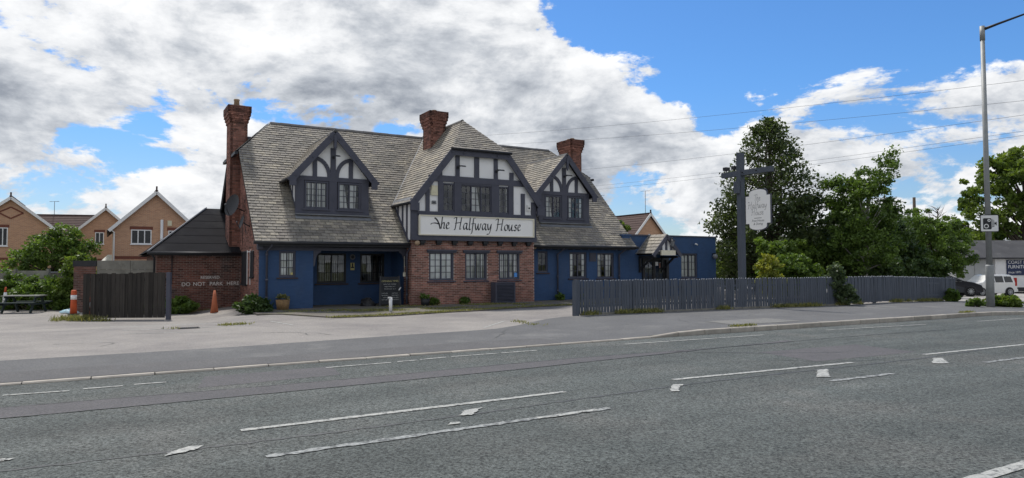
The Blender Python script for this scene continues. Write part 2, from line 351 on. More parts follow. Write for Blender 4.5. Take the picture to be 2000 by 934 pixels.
for u in np.arange(-40, 4.0, 0.5):
    a, b = kd(u) + 0.16, kd(u) + 1.05 + 0.1 * math.sin(u * 0.9)
    b2 = kd(u + .5) + 1.05 + 0.1 * math.sin((u + .5) * 0.9)
    def pz(uu, dd):
        t = (dd - kd(uu) - 0.13) / (backd(uu) - kd(uu) - 0.13); return kerbz(uu) * (1 - t) + 0.012 * t + G(uu, dd) + 0.008
    mb.poly([W(u, a, pz(u, a)), W(u + .5, a, pz(u + .5, a)), W(u + .5, b2, pz(u + .5, b2)), W(u, b, pz(u, b))])
mb.obj('footway_band', pave_dark, pav)
# road surface repairs, seams and paint
Z1, Z2, Z3 = ROADZ + 0.004, ROADZ + 0.008, ROADZ + 0.012
mb = MB()
for u in np.arange(-60, 9, 0.5):
    a = lambda q: -17.22 + 0.06 * math.sin(q * .7) - 0.04 * max(0, q - 3); b = lambda q: -17.9 + 0.05 * math.sin(q * .5 + 1) + 0.09 * max(0, q - 1)
    mb.poly([W(u, b(u), Z1), W(u + .5, b(u + .5), Z1), W(u + .5, a(u + .5), Z1), W(u, a(u), Z1)])
mb.obj('repair_strip', road_strip, road)
strip_part('tar_seam', [(u, -17.22 + 0.06 * math.sin(u * .7) - 0.04 * max(0, u - 3)) for u in np.arange(-40, 16, 1.0)], 0.035, Z2, seam_m, road, 0.8)
strip_part('tar_seam', [(u, -17.9 + 0.05 * math.sin(u * .5 + 1) + 0.09 * max(0, u - 1)) for u in np.arange(-30, 9, 1.0)], 0.025, Z2, seam_m, road, 0.9)
strip_part('tar_seam', [(u, -20.58 + 0.1 * math.sin(u * .55)) for u in np.arange(-20, 12, 0.7)], 0.05, Z1, seam_m, road, 0.9)
strip_part('tar_seam', [(5.2, -17.4), (6.6, -18.6), (8.0, -19.3)], 0.05, Z1, seam_m, road, 0.9)
for a, b in (((-6.34, -16.13), (-5.55, -16.2)), ((-5.38, -16.12), (-4.87, -16.12)), ((-4.72, -16.08), (-4.28, -16.1)), ((-1.72, -15.88), (-.49, -15.86)), ((-.35, -15.82), (.06, -15.8)), ((.13, -15.77), (.71, -15.72)), ((.83, -15.7), (1.85, -15.72)), ((1.96, -15.72), (2.83, -15.73)),
             ((5.13, -15.83), (9.57, -16.08)), ((12.16, -16.1), (16.39, -16.53)), ((18.84, -16.77), (23.5, -17.1)), ((26, -17.3), (31, -17.7)), ((-10.5, -16.1), (-7.2, -16.1))):
    strip_part('lane_marking', [a, b], 0.075, Z2, paint_m, road, 0.2)
for a, b in (((-3.81, -20.08), (.57, -20.02)), ((2.62, -20.05), (6.8, -20.36)), ((9.07, -20.42), (13.2, -20.65)), ((15.5, -20.8), (20, -21.2)), ((-10, -20.1), (-5.9, -20.15))):
    strip_part('lane_marking', [a, b], 0.105, Z2, paint_m, road, 0.15)
for a, b in (((-3.78, -21.31), (.4, -21.24)), ((4.6, -21.42), (6.14, -21.5)), ((8.85, -21.62), (12, -21.75))):
    strip_part('faded_marking', [a, b], 0.1, Z2, worn_paint, road, 0.4)
strip_part('faded_marking', [(-.7, -21.26), (.2, -21.25)], 0.09, Z3, paint_m, road, 0.5)
for poly in ([(-4.6, -20.8), (-4.33, -20.7), (-4.22, -20.56), (-4.36, -20.53), (-4.56, -20.68)], [(-1.45, -20.66), (-1.28, -20.7), (-.97, -20.38), (-1.22, -20.42)], [(1.84, -20.8), (1.98, -20.84), (2.42, -20.46), (2.3, -20.4)],
             [(4.78, -21.06), (4.91, -21.2), (5.65, -20.65), (5.42, -20.61)], [(7.9, -21.2), (8.16, -21.37), (8.81, -20.9), (8.68, -20.8)], [(-1.74, -21.02), (-1.6, -21.03), (-1.56, -20.97), (-1.66, -20.95)], [(-5.95, -20.2), (-5.85, -20.2), (-5.83, -20.13), (-5.93, -20.13)]):
    sheet_part('paint_patch', poly, Z3, paint_m, road)
strip_part('lane_marking', [(0.6, -25.1), (4.5, -25.15)], 0.13, Z2, paint_m, road, 0.1)
def crack(name, u, d, ang, n, z, parent, w=.018):
    P = [(u, d)]
    for i in range(n): ang += random.gauss(0, .35); u += .22 * math.cos(ang); d += .22 * math.sin(ang); P.append((u, d))
    return strip_part(name, P, w, z, seam_m, parent, .9)
for a in ((-5.2, -10.8, 1.2, 9), (-1.6, -9.5, -.7, 10), (-1.4, -9.6, .4, 7), (2.6, -10.4, 2.4, 8), (-6.5, -6, .3, 9), (7.5, -6.5, .5, 10)): crack('crack', *a, .0, park)
for a in ((9.6, -13.9, 1.4, 9), (12.5, -12.2, .3, 8), (3.0, -13.6, .2, 10)): crack('crack', *a, None, pav)
for a in ((4.8, -19.0, -.2, 16), (9.5, -18.4, .1, 16)): crack('crack', *a, Z1, road, .016)
sheet_part('road_patch', [(-3.9, -16.9), (-1.7, -16.75), (-1.6, -15.75), (-3.7, -15.8)], Z1 - .002, road_strip, road)
sheet_part('road_patch', [(6.4, -19.9), (9.4, -20.1), (9.6, -18.6), (6.6, -18.4)], Z1 - .002, road_strip, road)
sheet_part('footway_patch', [(10.2, -14.6), (13.0, -14.7), (12.9, -13.4), (10.4, -13.3)], .034, pm('pale_patch', (.19, .185, .17), (.15, .148, .14), 1.5, .9, fine=.25), pav)
# car park lines
for a, b in (((-4.8, -4.27), (-1.34, -5.2)), ((-4.71, -6.68), (-3.37, -7.1)), ((-4.7, -7.86), (-2.63, -8.45)), ((-2.89, -6.95), (-1.25, -6.54)), ((-.65, -5.54), (-.39, -7.5)), ((3.95, -11.25), (5.59, -9.54)), ((-5.0, -3.2), (-2.2, -3.9))):
    strip_part('bay_line', [a, b], 0.07, 0.0, paint_m, park, 0.3)
mb = MB(); 
for i in range(9): mb.box(-0.24 + i * .055, -0.215 + i * .055, -.14, .14, -.004, .012)
mb.box(-.27, .29, -.17, -.14, -.004, .014); mb.box(-.27, .29, .14, .17, -.004, .014)
mb.obj('drain_grate', black, park, W(-3.13, -6.95, 0.0), YAW)
# kerb stones
kerb = thing('kerb', '', ''); del kerb['label']; del kerb['category']; kerb['kind'] = 'structure'; kerb.name = 'kerb'
kv = []
for q in range(5):
    mb = MB(); h = 0.13; e = 0.018; w = 0.14; l = 0.907
    t = random.uniform(0.5, 1.5)
    pr = [(0, -0.12), (0, h - e), (e, h), (w, h), (w, -0.12)]     # y,z profile, road face at y=0
    a = [(0.004, y, z) for y, z in pr]; b = [(l - random.uniform(0, .01), y, z + random.uniform(-.003, .003)) for y, z in pr]
    mb.poly(a, t); mb.poly(b[::-1], t)
    for i in range(5): j = (i + 1) % 5; mb.poly([a[j], a[i], b[i], b[j]], t)
    kv.append(mb.data('kerbstone', kerb_m))
u = -30.0
while u < 62:
    o = link('kerbstone', random.choice(kv), kerb)
    z0 = kerbz(u) + G(u, kd(u)) - 0.125; z1 = kerbz(u + .915) + G(u + .915, kd(u + .915)) - 0.125
    P0 = W(u, kd(u), z0 + random.uniform(-.004, .004)); P1 = W(u + .915, kd(u + .915), z1)
    dv = P1 - P0; o.location = P0; o.rotation_euler = (0, -math.atan2(dv.z, math.hypot(dv.x, dv.y)), math.atan2(dv.y, dv.x)); u += 0.915
# mossy paved apron in front of the pub
mb = MB()
ap = [(-.45, -2.3), (0.3, -2.8), (1.4, -5.4), (3.4, -5.7), (5.4, -5.1), (7.2, -4.9), (8.95, -4.3), (12.3, -3.7), (16, -3.3), (26, -2.6), (26, 0.0), (12.3, 0.3), (6.3, 2.1), (2, 2.1), (-0.2, 0.3), (-.45, -1.0)]
mb.poly([W(u, d, 0.035) for u, d in ap])
for i in range(len(ap)): a = ap[i]; b = ap[(i + 1) % len(ap)]; mb.poly([W(*a, -.25), W(*b, -.25), W(*b, .035), W(*a, .035)])
mb.obj('paved_apron', apron_m, kind='structure')
# ------------------------------------------------------------------ pub
pub = thing('pub', 'two storey pub with slate roof, white timber-framed gables, red brick bay and blue painted walls', 'pub', W(0, 0, 0), YAW)
def inside(poly, a, b):
    r = False; n = len(poly)
    for i in range(n):
        (x0, y0), (x1, y1) = poly[i], poly[(i + 1) % n]
        if (y0 > b) != (y1 > b) and a < (x1 - x0) * (b - y0) / (y1 - y0) + x0: r = not r
    return r
def clip(sub, poly):                                            # Sutherland-Hodgman, poly convex and counter-clockwise
    out = sub
    for i in range(len(poly)):
        (x0, y0), (x1, y1) = poly[i], poly[(i + 1) % len(poly)]; inp = out; out = []
        f = lambda p: (x1 - x0) * (p[1] - y0) - (y1 - y0) * (p[0] - x0)
        for j in range(len(inp)):
            p, q = inp[j], inp[(j + 1) % len(inp)]; fp, fq = f(p), f(q)
            if fp >= 0: out.append(p)
            if (fp >= 0) != (fq >= 0): t = fp / (fp - fq); out.append((p[0] + (q[0] - p[0]) * t, p[1] + (q[1] - p[1]) * t))
        if not out: return []
    return out
def area2(p): return abs(sum(p[i][0] * p[(i + 1) % len(p)][1] - p[(i + 1) % len(p)][0] * p[i][1] for i in range(len(p)))) / 2
def ccw(p): return p if sum(p[i][0] * p[(i + 1) % len(p)][1] - p[(i + 1) % len(p)][0] * p[i][1] for i in range(len(p))) > 0 else p[::-1]
# ---- slates
GA, SW = 0.172, 0.335
SLV = []
def slate_tint(): 
    r = random.random(); return min(1.0, max(0.0, random.gauss(0.52, 0.17))) if r < 0.93 else random.choice((0.05, 0.98, 0.1))
for q in range(12):
    mb = MB(); t = slate_tint(); w = SW - 0.014; l = GA + 0.05; j = [random.uniform(-.006, .006) for _ in range(4)]
    top = [(0, j[0], .032 + j[1]), (w, j[2], .032 + j[3]), (w, l, .006), (0, l, .006)]; bot = [(x, y, z - .016) for x, y, z in top]
    mb.poly(top, t); mb.poly([bot[0], bot[1], top[1], top[0]], t * .6); mb.poly([bot[3], bot[0], top[0], top[3]], t * .6); mb.poly([bot[1], bot[2], top[2], top[1]], t * .6)
    SLV.append(mb.data('slate', slate))
rest = MB(); n_slate = [0]
def slates(P0, ea, es, poly, holes=(), solo=None, own=None, mbt=None):
    """cover a planar convex polygon (a along the eave, b up the slope) with slates"""
    P0 = Vector(P0); ea = Vector(ea); es = Vector(es); n = ea.cross(es)
    poly = ccw(poly); bs = [p[1] for p in poly]; as_ = [p[0] for p in poly]
    row = 0; b = min(bs)
    while b < max(bs) - 0.02:
        a = min(as_) - random.uniform(0, .1) - (SW / 2 if row % 2 else 0)
        while a < max(as_):
            w = SW
            c = (a + w / 2, b + GA / 2)
            if not any(h(c) for h in holes):
                sub = [(a + .007, b + random.uniform(-.006, .006)), (a + w - .007, b + random.uniform(-.006, .006)), (a + w - .007, b + GA + .05), (a + .007, b + GA + .05)]
                q = clip(sub, poly)
                if q and area2(q) > 0.004:
                    full = area2(q) > 0.995 * area2(sub)
                    if solo and full and n_slate[0] < 300 and solo(c):
                        o = link('slate', random.choice(SLV), own); p = P0 + ea * (a + .007) + es * b
                        o.matrix_basis = Matrix(((ea.x, es.x, n.x, p.x), (ea.y, es.y, n.y, p.y), (ea.z, es.z, n.z, p.z), (0, 0, 0, 1))); n_slate[0] += 1
                    else:
                        t = slate_tint(); lift = random.uniform(-.003, .006)
                        f = lambda p, h: P0 + ea * p[0] + es * p[1] + n * (h + (.03 + lift) * (1 - (p[1] - b) / (GA + .05)))
                        top = [f(p, .006) for p in q]; bt = [f(p, -.010) for p in q]; mt = mbt or rest
                        mt.poly(top, t)
                        for i in range(len(q)): k = (i + 1) % len(q); mt.poly([bt[i], bt[k], top[k], top[i]], t * .6)
            a += w
        b += GA; row += 1
def under(mb, P0, ea, es, poly, off=-.02):
    P0 = Vector(P0); ea = Vector(ea); es = Vector(es); n = ea.cross(es); poly = ccw(poly)
    mb.poly([P0 + ea * p[0] + es * p[1] + n * off for p in poly])
    mb.poly([P0 + ea * p[0] + es * p[1] + n * (off - .06) for p in poly][::-1])
    for i in range(len(poly)):
        a, b = poly[i], poly[(i + 1) % len(poly)]
        A = P0 + ea * a[0] + es * a[1] + n * off; B = P0 + ea * b[0] + es * b[1] + n * off
        mb.poly([A - n * .06, B - n * .06, B, A])
ZE, DE = 2.70, -0.5                                             # eave of the main roof, 45 degree slope
R2 = math.sqrt(0.5)
u0, u1 = -0.25, 18.8
front = [(u0, 0), (u1, 0), (u1, 5.8), (17.1, 8.2), (1.45, 8.2), (u0, 5.8)]
rf = MB(); under(rf, (0, DE, ZE), (1, 0, 0), (0, R2, R2), front)
# rear slope and half hips
back = [(-x, y) for x, y in front]
under(rf, (0, 11.1, ZE), (-1, 0, 0), (0, -R2, R2), back)
hipL = [(-7.02, 0), (-3.62, 0), (-5.3, 2.4)]
under(rf, (u0 - .1, 0, 6.78), (0, -1, 0), (R2, 0, R2), [(-7.04, 0), (-3.56, 0), (-5.3, 2.45)])
under(rf, (u1 + .1, 0, 6.78), (0, 1, 0), (-R2, 0, R2), [(3.56, 0), (7.04, 0), (5.3, 2.45)])
roof = rf.obj('main_roof', felt, pub)
def rect(a, b, c_, d_): return lambda c: a < c[0] < b and c_ < c[1] < d_
def in_bay(c):
    z = ZE + c[1] * R2; m = 0.55 + max(0, z - 4.46) / 1.245; return 5.98 + m < c[0] < 12.72 - m
holes = [rect(1.75, 4.45, 2.0, 3.9), rect(13.7, 16.3, 2.0, 3.9), in_bay]
slates((0, DE, ZE), (1, 0, 0), (0, R2, R2), front, holes, lambda c: c[0] < 6.3, roof)
slates((u0 - .1, 0, 6.78), (0, -1, 0), (R2, 0, R2), [(-7.04, 0), (-3.56, 0), (-5.3, 2.45)])
slates((u1 + .1, 0, 6.78), (0, 1, 0), (-R2, 0, R2), [(3.56, 0), (7.04, 0), (5.3, 2.45)])
# bay roof
KB = 1.245; cb = 1 / math.hypot(1, KB); ZB, UBL, UBR, UBC = 4.46, 5.98, 12.72, 9.35
ZT = ZB + (UBC - UBL) * KB; LB = (ZT - ZB) / (KB * cb)
lh = (6.95 - ZB) / (KB * cb)
bl = [(-1.26, 0), (0.95, 0), (0.95, lh), (-1.0, LB), (-5.5, LB), (-5.3, LB - .25)]
br = [(-x, y) for x, y in bl]
bf = MB()
under(bf, (UBL, 0, ZB), (0, -1, 0), (cb, 0, KB * cb), bl); under(bf, (UBR, 0, ZB), (0, 1, 0), (-cb, 0, KB * cb), br)
hb = 6.93; hu0 = UBL + (hb - ZB) / KB; hu1 = UBR - (hb - ZB) / KB; hr = ZT - hb; hl = math.hypot(1.97, hr)
hipB = [(hu0 - .06, 0), (hu1 + .06, 0), (UBC, hl)]
under(bf, (0, -1.0, hb), (1, 0, 0), (0, 1.97 / hl, hr / hl), hipB)
bay_roof = bf.obj('bay_roof', felt, pub)
slates((UBL, 0, ZB), (0, -1, 0), (cb, 0, KB * cb), bl); slates((UBR, 0, ZB), (0, 1, 0), (-cb, 0, KB * cb), br)
slates((0, -1.0, hb), (1, 0, 0), (0, 1.97 / hl, hr / hl), hipB)
# ridge tiles
def ridge(p0, p1, name, parent, w=0.13, hgt=0.09, L=0.45):
    p0 = Vector(p0); p1 = Vector(p1); n = max(1, int((p1 - p0).length / L)); dv = (p1 - p0) / n; ln = dv.length
    mb = MB(); pts = [(-w, -hgt), (-w * .35, .01), (0, .03), (w * .35, .01), (w, -hgt)]
    a = [(0.004, y, z) for y, z in pts]; b = [(ln - .004, y, z) for y, z in pts]
    for i in range(4): mb.poly([a[i], b[i], b[i + 1], a[i + 1]])
    mb.poly([a[4], a[3], a[2], a[1], a[0]]); mb.poly([b[0], b[1], b[2], b[3], b[4]])
    me = mb.data(name, ridge_m); x = dv.normalized(); y = Vector((0, 0, 1)).cross(x).normalized(); z = x.cross(y)
    for i in range(n):
        p = p0 + dv * i; o = link(name, me, parent)
        o.matrix_basis = Matrix(((x.x, y.x, z.x, p.x), (x.y, y.y, z.y, p.y), (x.z, y.z, z.z, p.z + random.uniform(-.006, .006)), (0, 0, 0, 1)))
ridge_m = pm('ridge_tile', (0.075, 0.075, 0.08), (0.1, 0.1, 0.1), 4, 0.8)
ridge((1.4, 5.3, 8.53), (17.15, 5.3, 8.53), 'ridge_tile', roof)
ridge((UBC, .95, ZT + .02), (UBC, 5.6, ZT + .02), 'ridge_tile', bay_roof)
# dormers
def dormer(c, dz=0.0):
    D = MB(); pz = 7.46 + dz; ez = 5.36; hs = 1.84; k = (pz - ez) / hs; ck = 1 / math.hypot(1, k); L = hs / ck; f = 0.42
    body = thing('dormer', '', ''); del body['label']; del body['category']; body.parent = pub; body.location = (0, 0, 0)
    R = MB()
    lp = [(-(ez - 3.2) - .05, 0), (-f, 0), (-f, L), (-(pz - 3.2), L)]
    rp = [(-x, y) for x, y in lp]
    under(R, (c - hs, 0, ez), (0, -1, 0), (ck, 0, k * ck), lp); under(R, (c + hs, 0, ez), (0, 1, 0), (-ck, 0, k * ck), rp)
    R.obj('dormer_roof', felt, body)
    slates((c - hs, 0, ez), (0, -1, 0), (ck, 0, k * ck), lp); slates((c + hs, 0, ez), (0, 1, 0), (-ck, 0, k * ck), rp)
    ridge((c, f - .02, pz + .02), (c, pz - 3.15, pz + .02), 'ridge_tile', body, .1, .07)
    d = 0.75; w = 1.5
    # plaster gable and cheeks
    P = MB(); P.poly([(c - w, d, 5.42), (c + w, d, 5.42), (c + 1.52, d, 5.5), (c, d, pz - .12), (c - 1.52, d, 5.5)]); P.obj('gable_panel', plaster, body)
    for s in (-1, 1):
        Q = MB(); pts = [(c + s * w, .76, 3.9), (c + s * w, .76, 5.5), (c + s * w, 2.32, 5.5)]; Q.poly(pts if s < 0 else pts[::-1])
        Q.obj('cheek_panel', plaster, body)
        T = MB()
        T.bar((c + s * (w + .012), .95, 3.95 + .2), (c + s * (w + .012), .95, 5.45), .03, .1, (0, 1, 0)); T.bar((c + s * (w + .012), 1.45, 4.6), (c + s * (w + .012), 1.45, 5.45), .03, .1, (0, 1, 0))
        T.bar((c + s * (w + .014), .72, 3.95), (c + s * (w + .014), 2.3, 5.53), .035, .1, (0, -1, 1)); T.obj('cheek_timber', trim, body)
    # timbers of the face, each its own piece
    def tim(x0, x1, z0, z1, dd=.06): q = MB(); q.box(c + x0, c + x1, d - dd, d + .02, z0, z1, random.uniform(.8, 1.2)); q.obj('timber', trim, body)
    tim(-1.56, -1.22, 3.98, 5.32); tim(1.22, 1.56, 3.98, 5.32); tim(-.17, .17, 4.12, 5.32); tim(-1.57, 1.57, 5.32, 5.5, .07); tim(-1.57, 1.57, 3.93, 4.12, .07)
    tim(-.11, .11, 5.5, 6.75, .055); tim(-.86, -.68, 5.5, 6.3, .05); tim(.68, .86, 5.5, 6.3, .05)
    tim(-1.3, -.12, 4.07, 4.13, .12); tim(.12, 1.3, 4.07, 4.13, .12)
    for s in (-1, 1):                                           # curved braces
        q = MB(); n = 8; pr = []
        for i in range(n + 1):
            a = math.pi / 2 * i / n; pr.append((s * (.16 + .62 * (1 - math.cos(a))), 5.5 + .78 * math.sin(a)))
        for i in range(n):
            (xa, za), (xb, zb) = pr[i], pr[i + 1]
            q.bar((c + xa, d - .022, za), (c + xb, d - .022, zb), .05, .16, Vector((s * -(zb - za), 0, s * (xb - xa))))
        q.obj('brace', trim, body)
        # bargeboard with foot
        q = MB(); x0, z0 = c + s * (hs + .02), ez - .14; x1, z1 = c, pz - .14
        q.bar((x0, f + .02, z0), (x1, f + .02, z1 + .02), .05, .27, (s * k, 0, 1))
        q.box(min(x0, x0 - s * .26), max(x0, x0 - s * .26), f - .02, f + .06, ez - .32, ez - .02)
        for r in (.12, .5, .9): q.lathe([(.035, -.02), (.035, .02)], (x0 + (x1 - x0) * r, f - .02, z0 + (z1 - z0) * r + .0), 8, axis='y')
        q.obj('bargeboard', trim, body)
        q = MB(); q.tube([(c + s * (hs + .05), f, ez - .03), (c + s * (hs + .05), ez - 3.1, ez - .03)], .06, 8); q.obj('gutter', black, body)
    q = MB(); q.box(c - .06, c + .06, f - .05, f + .06, pz - .75, pz - .2); q.lathe([(.02, -.1), (.055, -.05), (.03, 0)], (c, f, pz - .75), 8); q.obj('finial_post', trim, body)
    q = MB(); q.box(c - 1.6, c + 1.6, .5, .8, 3.86, 3.91); q.mesh8([(c - 1.6, .43, 3.67), (c + 1.6, .43, 3.67), (c + 1.6, .76, 3.9), (c - 1.6, .76, 3.9), (c - 1.6, .42, 3.70), (c + 1.6, .42, 3.70), (c + 1.6, .75, 3.95), (c - 1.6, .75, 3.95)]); q.obj('flashing', lead, body)
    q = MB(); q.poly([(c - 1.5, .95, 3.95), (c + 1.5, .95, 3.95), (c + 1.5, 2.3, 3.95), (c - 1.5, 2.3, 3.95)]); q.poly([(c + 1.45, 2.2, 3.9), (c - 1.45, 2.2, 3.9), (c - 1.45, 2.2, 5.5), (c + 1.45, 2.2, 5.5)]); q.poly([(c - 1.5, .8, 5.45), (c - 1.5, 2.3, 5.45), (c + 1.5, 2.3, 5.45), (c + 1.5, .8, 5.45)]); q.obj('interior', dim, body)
    return body
# ---- windows: part of the pub, each pane a piece
def window(u0, u1, z0, z1, d, cas, rows, cols=2, style='blind', frame=None, sill=True, fw=0.06, deep=0.07, back=0.055, name='window', parent=None):
    frame = frame or trim; parent = parent or pub
    mb = MB(); mb.box(u0, u0 + fw, d - .03, d + deep, z0, z1); mb.box(u1 - fw, u1, d - .03, d + deep, z0, z1); mb.box(u0 + fw, u1 - fw, d - .028, d + deep, z1 - fw, z1); mb.box(u0 + fw, u1 - fw, d - .028, d + deep, z0, z0 + fw)
    cw = (u1 - u0 - 2 * fw) / cas; panes = []
    for c in range(cas):
        a = u0 + fw + c * cw; b = a + cw; s = 0.028
        if c: mb.box(a - .026, a + .026, d - .02, d + deep, z0 + fw, z1 - fw)
        a2, b2, y0, y1 = a + s, b - s, z0 + fw + s, z1 - fw - s
        mb.box(a, a2, d, d + .05, z0 + fw, z1 - fw); mb.box(b2, b, d, d + .05, z0 + fw, z1 - fw); mb.box(a2, b2, d + .002, d + .05, z0 + fw, y0); mb.box(a2, b2, d + .002, d + .05, y1, z1 - fw)
        pw, ph = (b2 - a2) / cols, (y1 - y0) / rows; bw = .011
        for i in range(1, cols): mb.box(a2 + i * pw - bw, a2 + i * pw + bw, d + .006, d + .04, y0, y1)
        for j in range(1, rows): mb.box(a2, b2, d + .008, d + .038, y0 + j * ph - bw, y0 + j * ph + bw)
        panes += [(a2 + i * pw, y0 + j * ph, pw, ph) for i in range(cols) for j in range(rows)]
    w = mb.obj(name, frame, parent)
    pmsh = {}
    for (x, z, pw, ph) in panes:
        key = (round(pw, 3), round(ph, 3))
        if key not in pmsh: q = MB(); q.poly([(0, 0, 0), (pw, 0, 0), (pw, 0, ph), (0, 0, ph)]); pmsh[key] = q.data('pane', glass)
        o = link('pane', pmsh[key], w, (x, d + .024, z)); o.rotation_euler[0] = random.gauss(0, .006); o.rotation_euler[2] = random.gauss(0, .006)
    yb = d + back
    q = MB()
    if style == 'blind': 
        q.poly([(u0, yb, z0), (u1, yb, z0), (u1, yb, z1), (u0, yb, z1)], 1.0)
    elif style == 'slats':
        x = u0 + .05
        while x < u1 - .08:
            wd = .075; g = random.uniform(.0, .035); q.poly([(x, yb + random.uniform(-.01, .01), z0), (x + wd, yb + random.uniform(0, .05), z0), (x + wd, yb + random.uniform(0, .05), z1), (x, yb, z1)], random.uniform(.4, 1.2)); x += wd + g
    elif style == 'curtains':
        for (a, b) in ((u0, u0 + (u1 - u0) * .27), (u1 - (u1 - u0) * .22, u1)):
            n = 7
            for i in range(n):
                xa = a + (b - a) * i / n; xb = a + (b - a) * (i + 1) / n
                q.poly([(xa, yb + .03 * (i % 2), z0), (xb, yb + .03 * ((i + 1) % 2), z0), (xb, yb + .03 * ((i + 1) % 2), z1), (xa, yb + .03 * (i % 2), z1)], .8 + .3 * (i % 2))
    elif style == 'mixed':
        for c in range(cas):
            a = u0 + fw + c * cw
            if random.random() < .8: q.poly([(a, yb, z0), (a + cw * random.uniform(.5, .98), yb, z0), (a + cw * random.uniform(.5, .98), yb + .04, z1), (a, yb, z1)], random.uniform(.5, 1.1))
    elif style == 'net':
        n = 14
        for i in range(n):
            xa = u0 + (u1 - u0) * i / n; xb = u0 + (u1 - u0) * (i + 1) / n
            q.poly([(xa, yb + .02 * (i % 2), z0), (xb, yb + .02 * ((i + 1) % 2), z0), (xb, yb + .02 * ((i + 1) % 2), z1 - .12), (xa, yb + .02 * (i % 2), z1 - .12)], .45 + .25 * (i % 2))
    elif style == 'bars':
        n = int((u1 - u0) / .1)
        for i in range(1, n):
            x = u0 + (u1 - u0) * i / n; q.box(x - .005, x + .005, yb, yb + .01, z0 + .1, z1 - .32, .5)
    if q.f: q.obj('curtain' if style != 'bars' else 'security_bar', blind, w)
    if sill:
        q = MB(); q.mesh8([(u0 - .09, d - .12, z0 - .07), (u1 + .09, d - .12, z0 - .07), (u1 + .09, d + .02, z0 - .06), (u0 - .09, d + .02, z0 - .06), (u0 - .09, d - .12, z0 - .03), (u1 + .09, d - .12, z0 - .03), (u1 + .09, d + .02, z0), (u0 - .09, d + .02, z0)]); q.obj('sill', stonesill if sill is True else sill, w)
    return w
dL = dormer(3.1); dR = dormer(15.05, -.03)
window(1.9, 2.9, 4.13, 5.3, .72, 2, 4, style='slats', sill=False); window(3.3, 4.3, 4.13, 5.3, .72, 2, 4, style='mixed', sill=False)
window(13.85, 14.85, 4.13, 5.3, .72, 2, 4, style='mixed', sill=False); window(15.25, 16.25, 4.13, 5.3, .72, 2, 4, style='curtains', sill=False)

# ---- walls with bricks
BV = {}
n_brick = {}
def wall(name, P0, ea, a0, a1, z0, z1, holes, bm, mm, keep=None, solo=0, parent=None, proud=.008, L=.225, H=.075, jt=.014, tvar=.35, reveal=.1, backing=True, key='pub'):
    """a masonry wall: recessed mortar plane with openings, bricks laid on it in stretcher bond"""
    parent = parent or pub; P0 = Vector(P0); ea = Vector(ea).normalized(); ez = Vector((0, 0, 1)); n = ea.cross(ez)
    f = lambda a, z, o=0: P0 + ea * a + ez * z + n * o
    mb = MB()
    if backing:
        xs = sorted({a0, a1, *[h[0] for h in holes], *[h[1] for h in holes]}); zs = sorted({z0, z1, *[h[2] for h in holes], *[h[3] for h in holes]})
        for xa, xb in zip(xs[:-1], xs[1:]):
            for za, zb in zip(zs[:-1], zs[1:]):
                cx, cz = (xa + xb) / 2, (za + zb) / 2
                if any(h[0] < cx < h[1] and h[2] < cz < h[3] for h in holes): continue
                mb.poly([f(xa, za), f(xb, za), f(xb, zb), f(xa, zb)])
        for h in holes:
            A, B, C_, D_ = h
            for p, q in (((A, C_), (A, D_)), ((B, D_), (B, C_)), ((A, D_), (B, D_)), ((B, C_), (A, C_))):
                mb.poly([f(*p, proud), f(*q, proud), f(*q, -reveal), f(*p, -reveal)])
        w = mb.obj(name, mm, parent)
    else: w = parent
    rb = MB(); r = 0; z = z0
    if bm not in BV:
        BV[bm] = []
        for q in range(8):
            b = MB(); t = max(.2, random.gauss(1, tvar)); l, h = L - jt, H - jt
            b.poly([(0, -proud, 0), (l, -proud, 0), (l, -proud, h), (0, -proud, h)], t)
            for p0, p1 in (((0, 0), (l, 0)), ((l, 0), (l, h)), ((l, h), (0, h)), ((0, h), (0, 0))): b.poly([(p1[0], -proud, p1[1]), (p0[0], -proud, p0[1]), (p0[0], .004, p0[1]), (p1[0], .004, p1[1])], t)
            BV[bm].append(b.data('brick', bm))
    while z < z1 - .02:
        a = a0 - (L / 2 if r % 2 else 0); h = min(H - jt, z1 - z)
        while a < a1:
            x0, x1 = max(a, a0), min(a + L - jt, a1); cz = z + h / 2; segs = [(x0, x1)]
            for ho in holes:
                if ho[2] - .02 < cz < ho[3] + .02:
                    ns = []
                    for s0, s1 in segs:
                        if ho[1] <= s0 or ho[0] >= s1: ns.append((s0, s1)); continue
                        if s0 < ho[0]: ns.append((s0, ho[0]))
                        if s1 > ho[1]: ns.append((ho[1], s1))
                    segs = ns
            for s0, s1 in segs:
                if s1 - s0 < .03: continue
                if keep and not keep((s0 + s1) / 2, cz): continue
                if solo and n_brick.get(key, 0) < solo and s1 - s0 > L - jt - .001 and h > H - jt - .001:
                    o = link('brick', random.choice(BV[bm]), w, f(s0, z)); o.rotation_euler[2] = math.atan2(ea.y, ea.x); n_brick[key] = n_brick.get(key, 0) + 1
                    continue
                t = max(.2, random.gauss(1, tvar)); pr = proud * random.uniform(.7, 1.2)
                q = [(s0, z), (s1, z), (s1, z + h), (s0, z + h)]; rb.poly([f(*p, pr) for p in q], t)
                for i in range(4): p0, p1 = q[i], q[(i + 1) % 4]; rb.poly([f(*p1, pr), f(*p0, pr), f(*p0, -.004), f(*p1, -.004)], t)
            a += L
        z += H; r += 1
    if rb.f: rb.obj('brickwork', bm, w, kind='stuff')
    return w
bluem = dict(bm=blue, mm=blue, proud=.004, tvar=.3)
hl_ = (.76, 1.41, 1.3, 2.34)
wall('front_wall', (0, 0, 0), (1, 0, 0), 0, 2.11, -.1, 2.72, [hl_], **bluem)
hr_ = [(12.95, 13.54, 1.4, 2.43), (14.84, 15.91, 1.1, 2.4), (16.58, 17.67, 1.08, 2.38)]
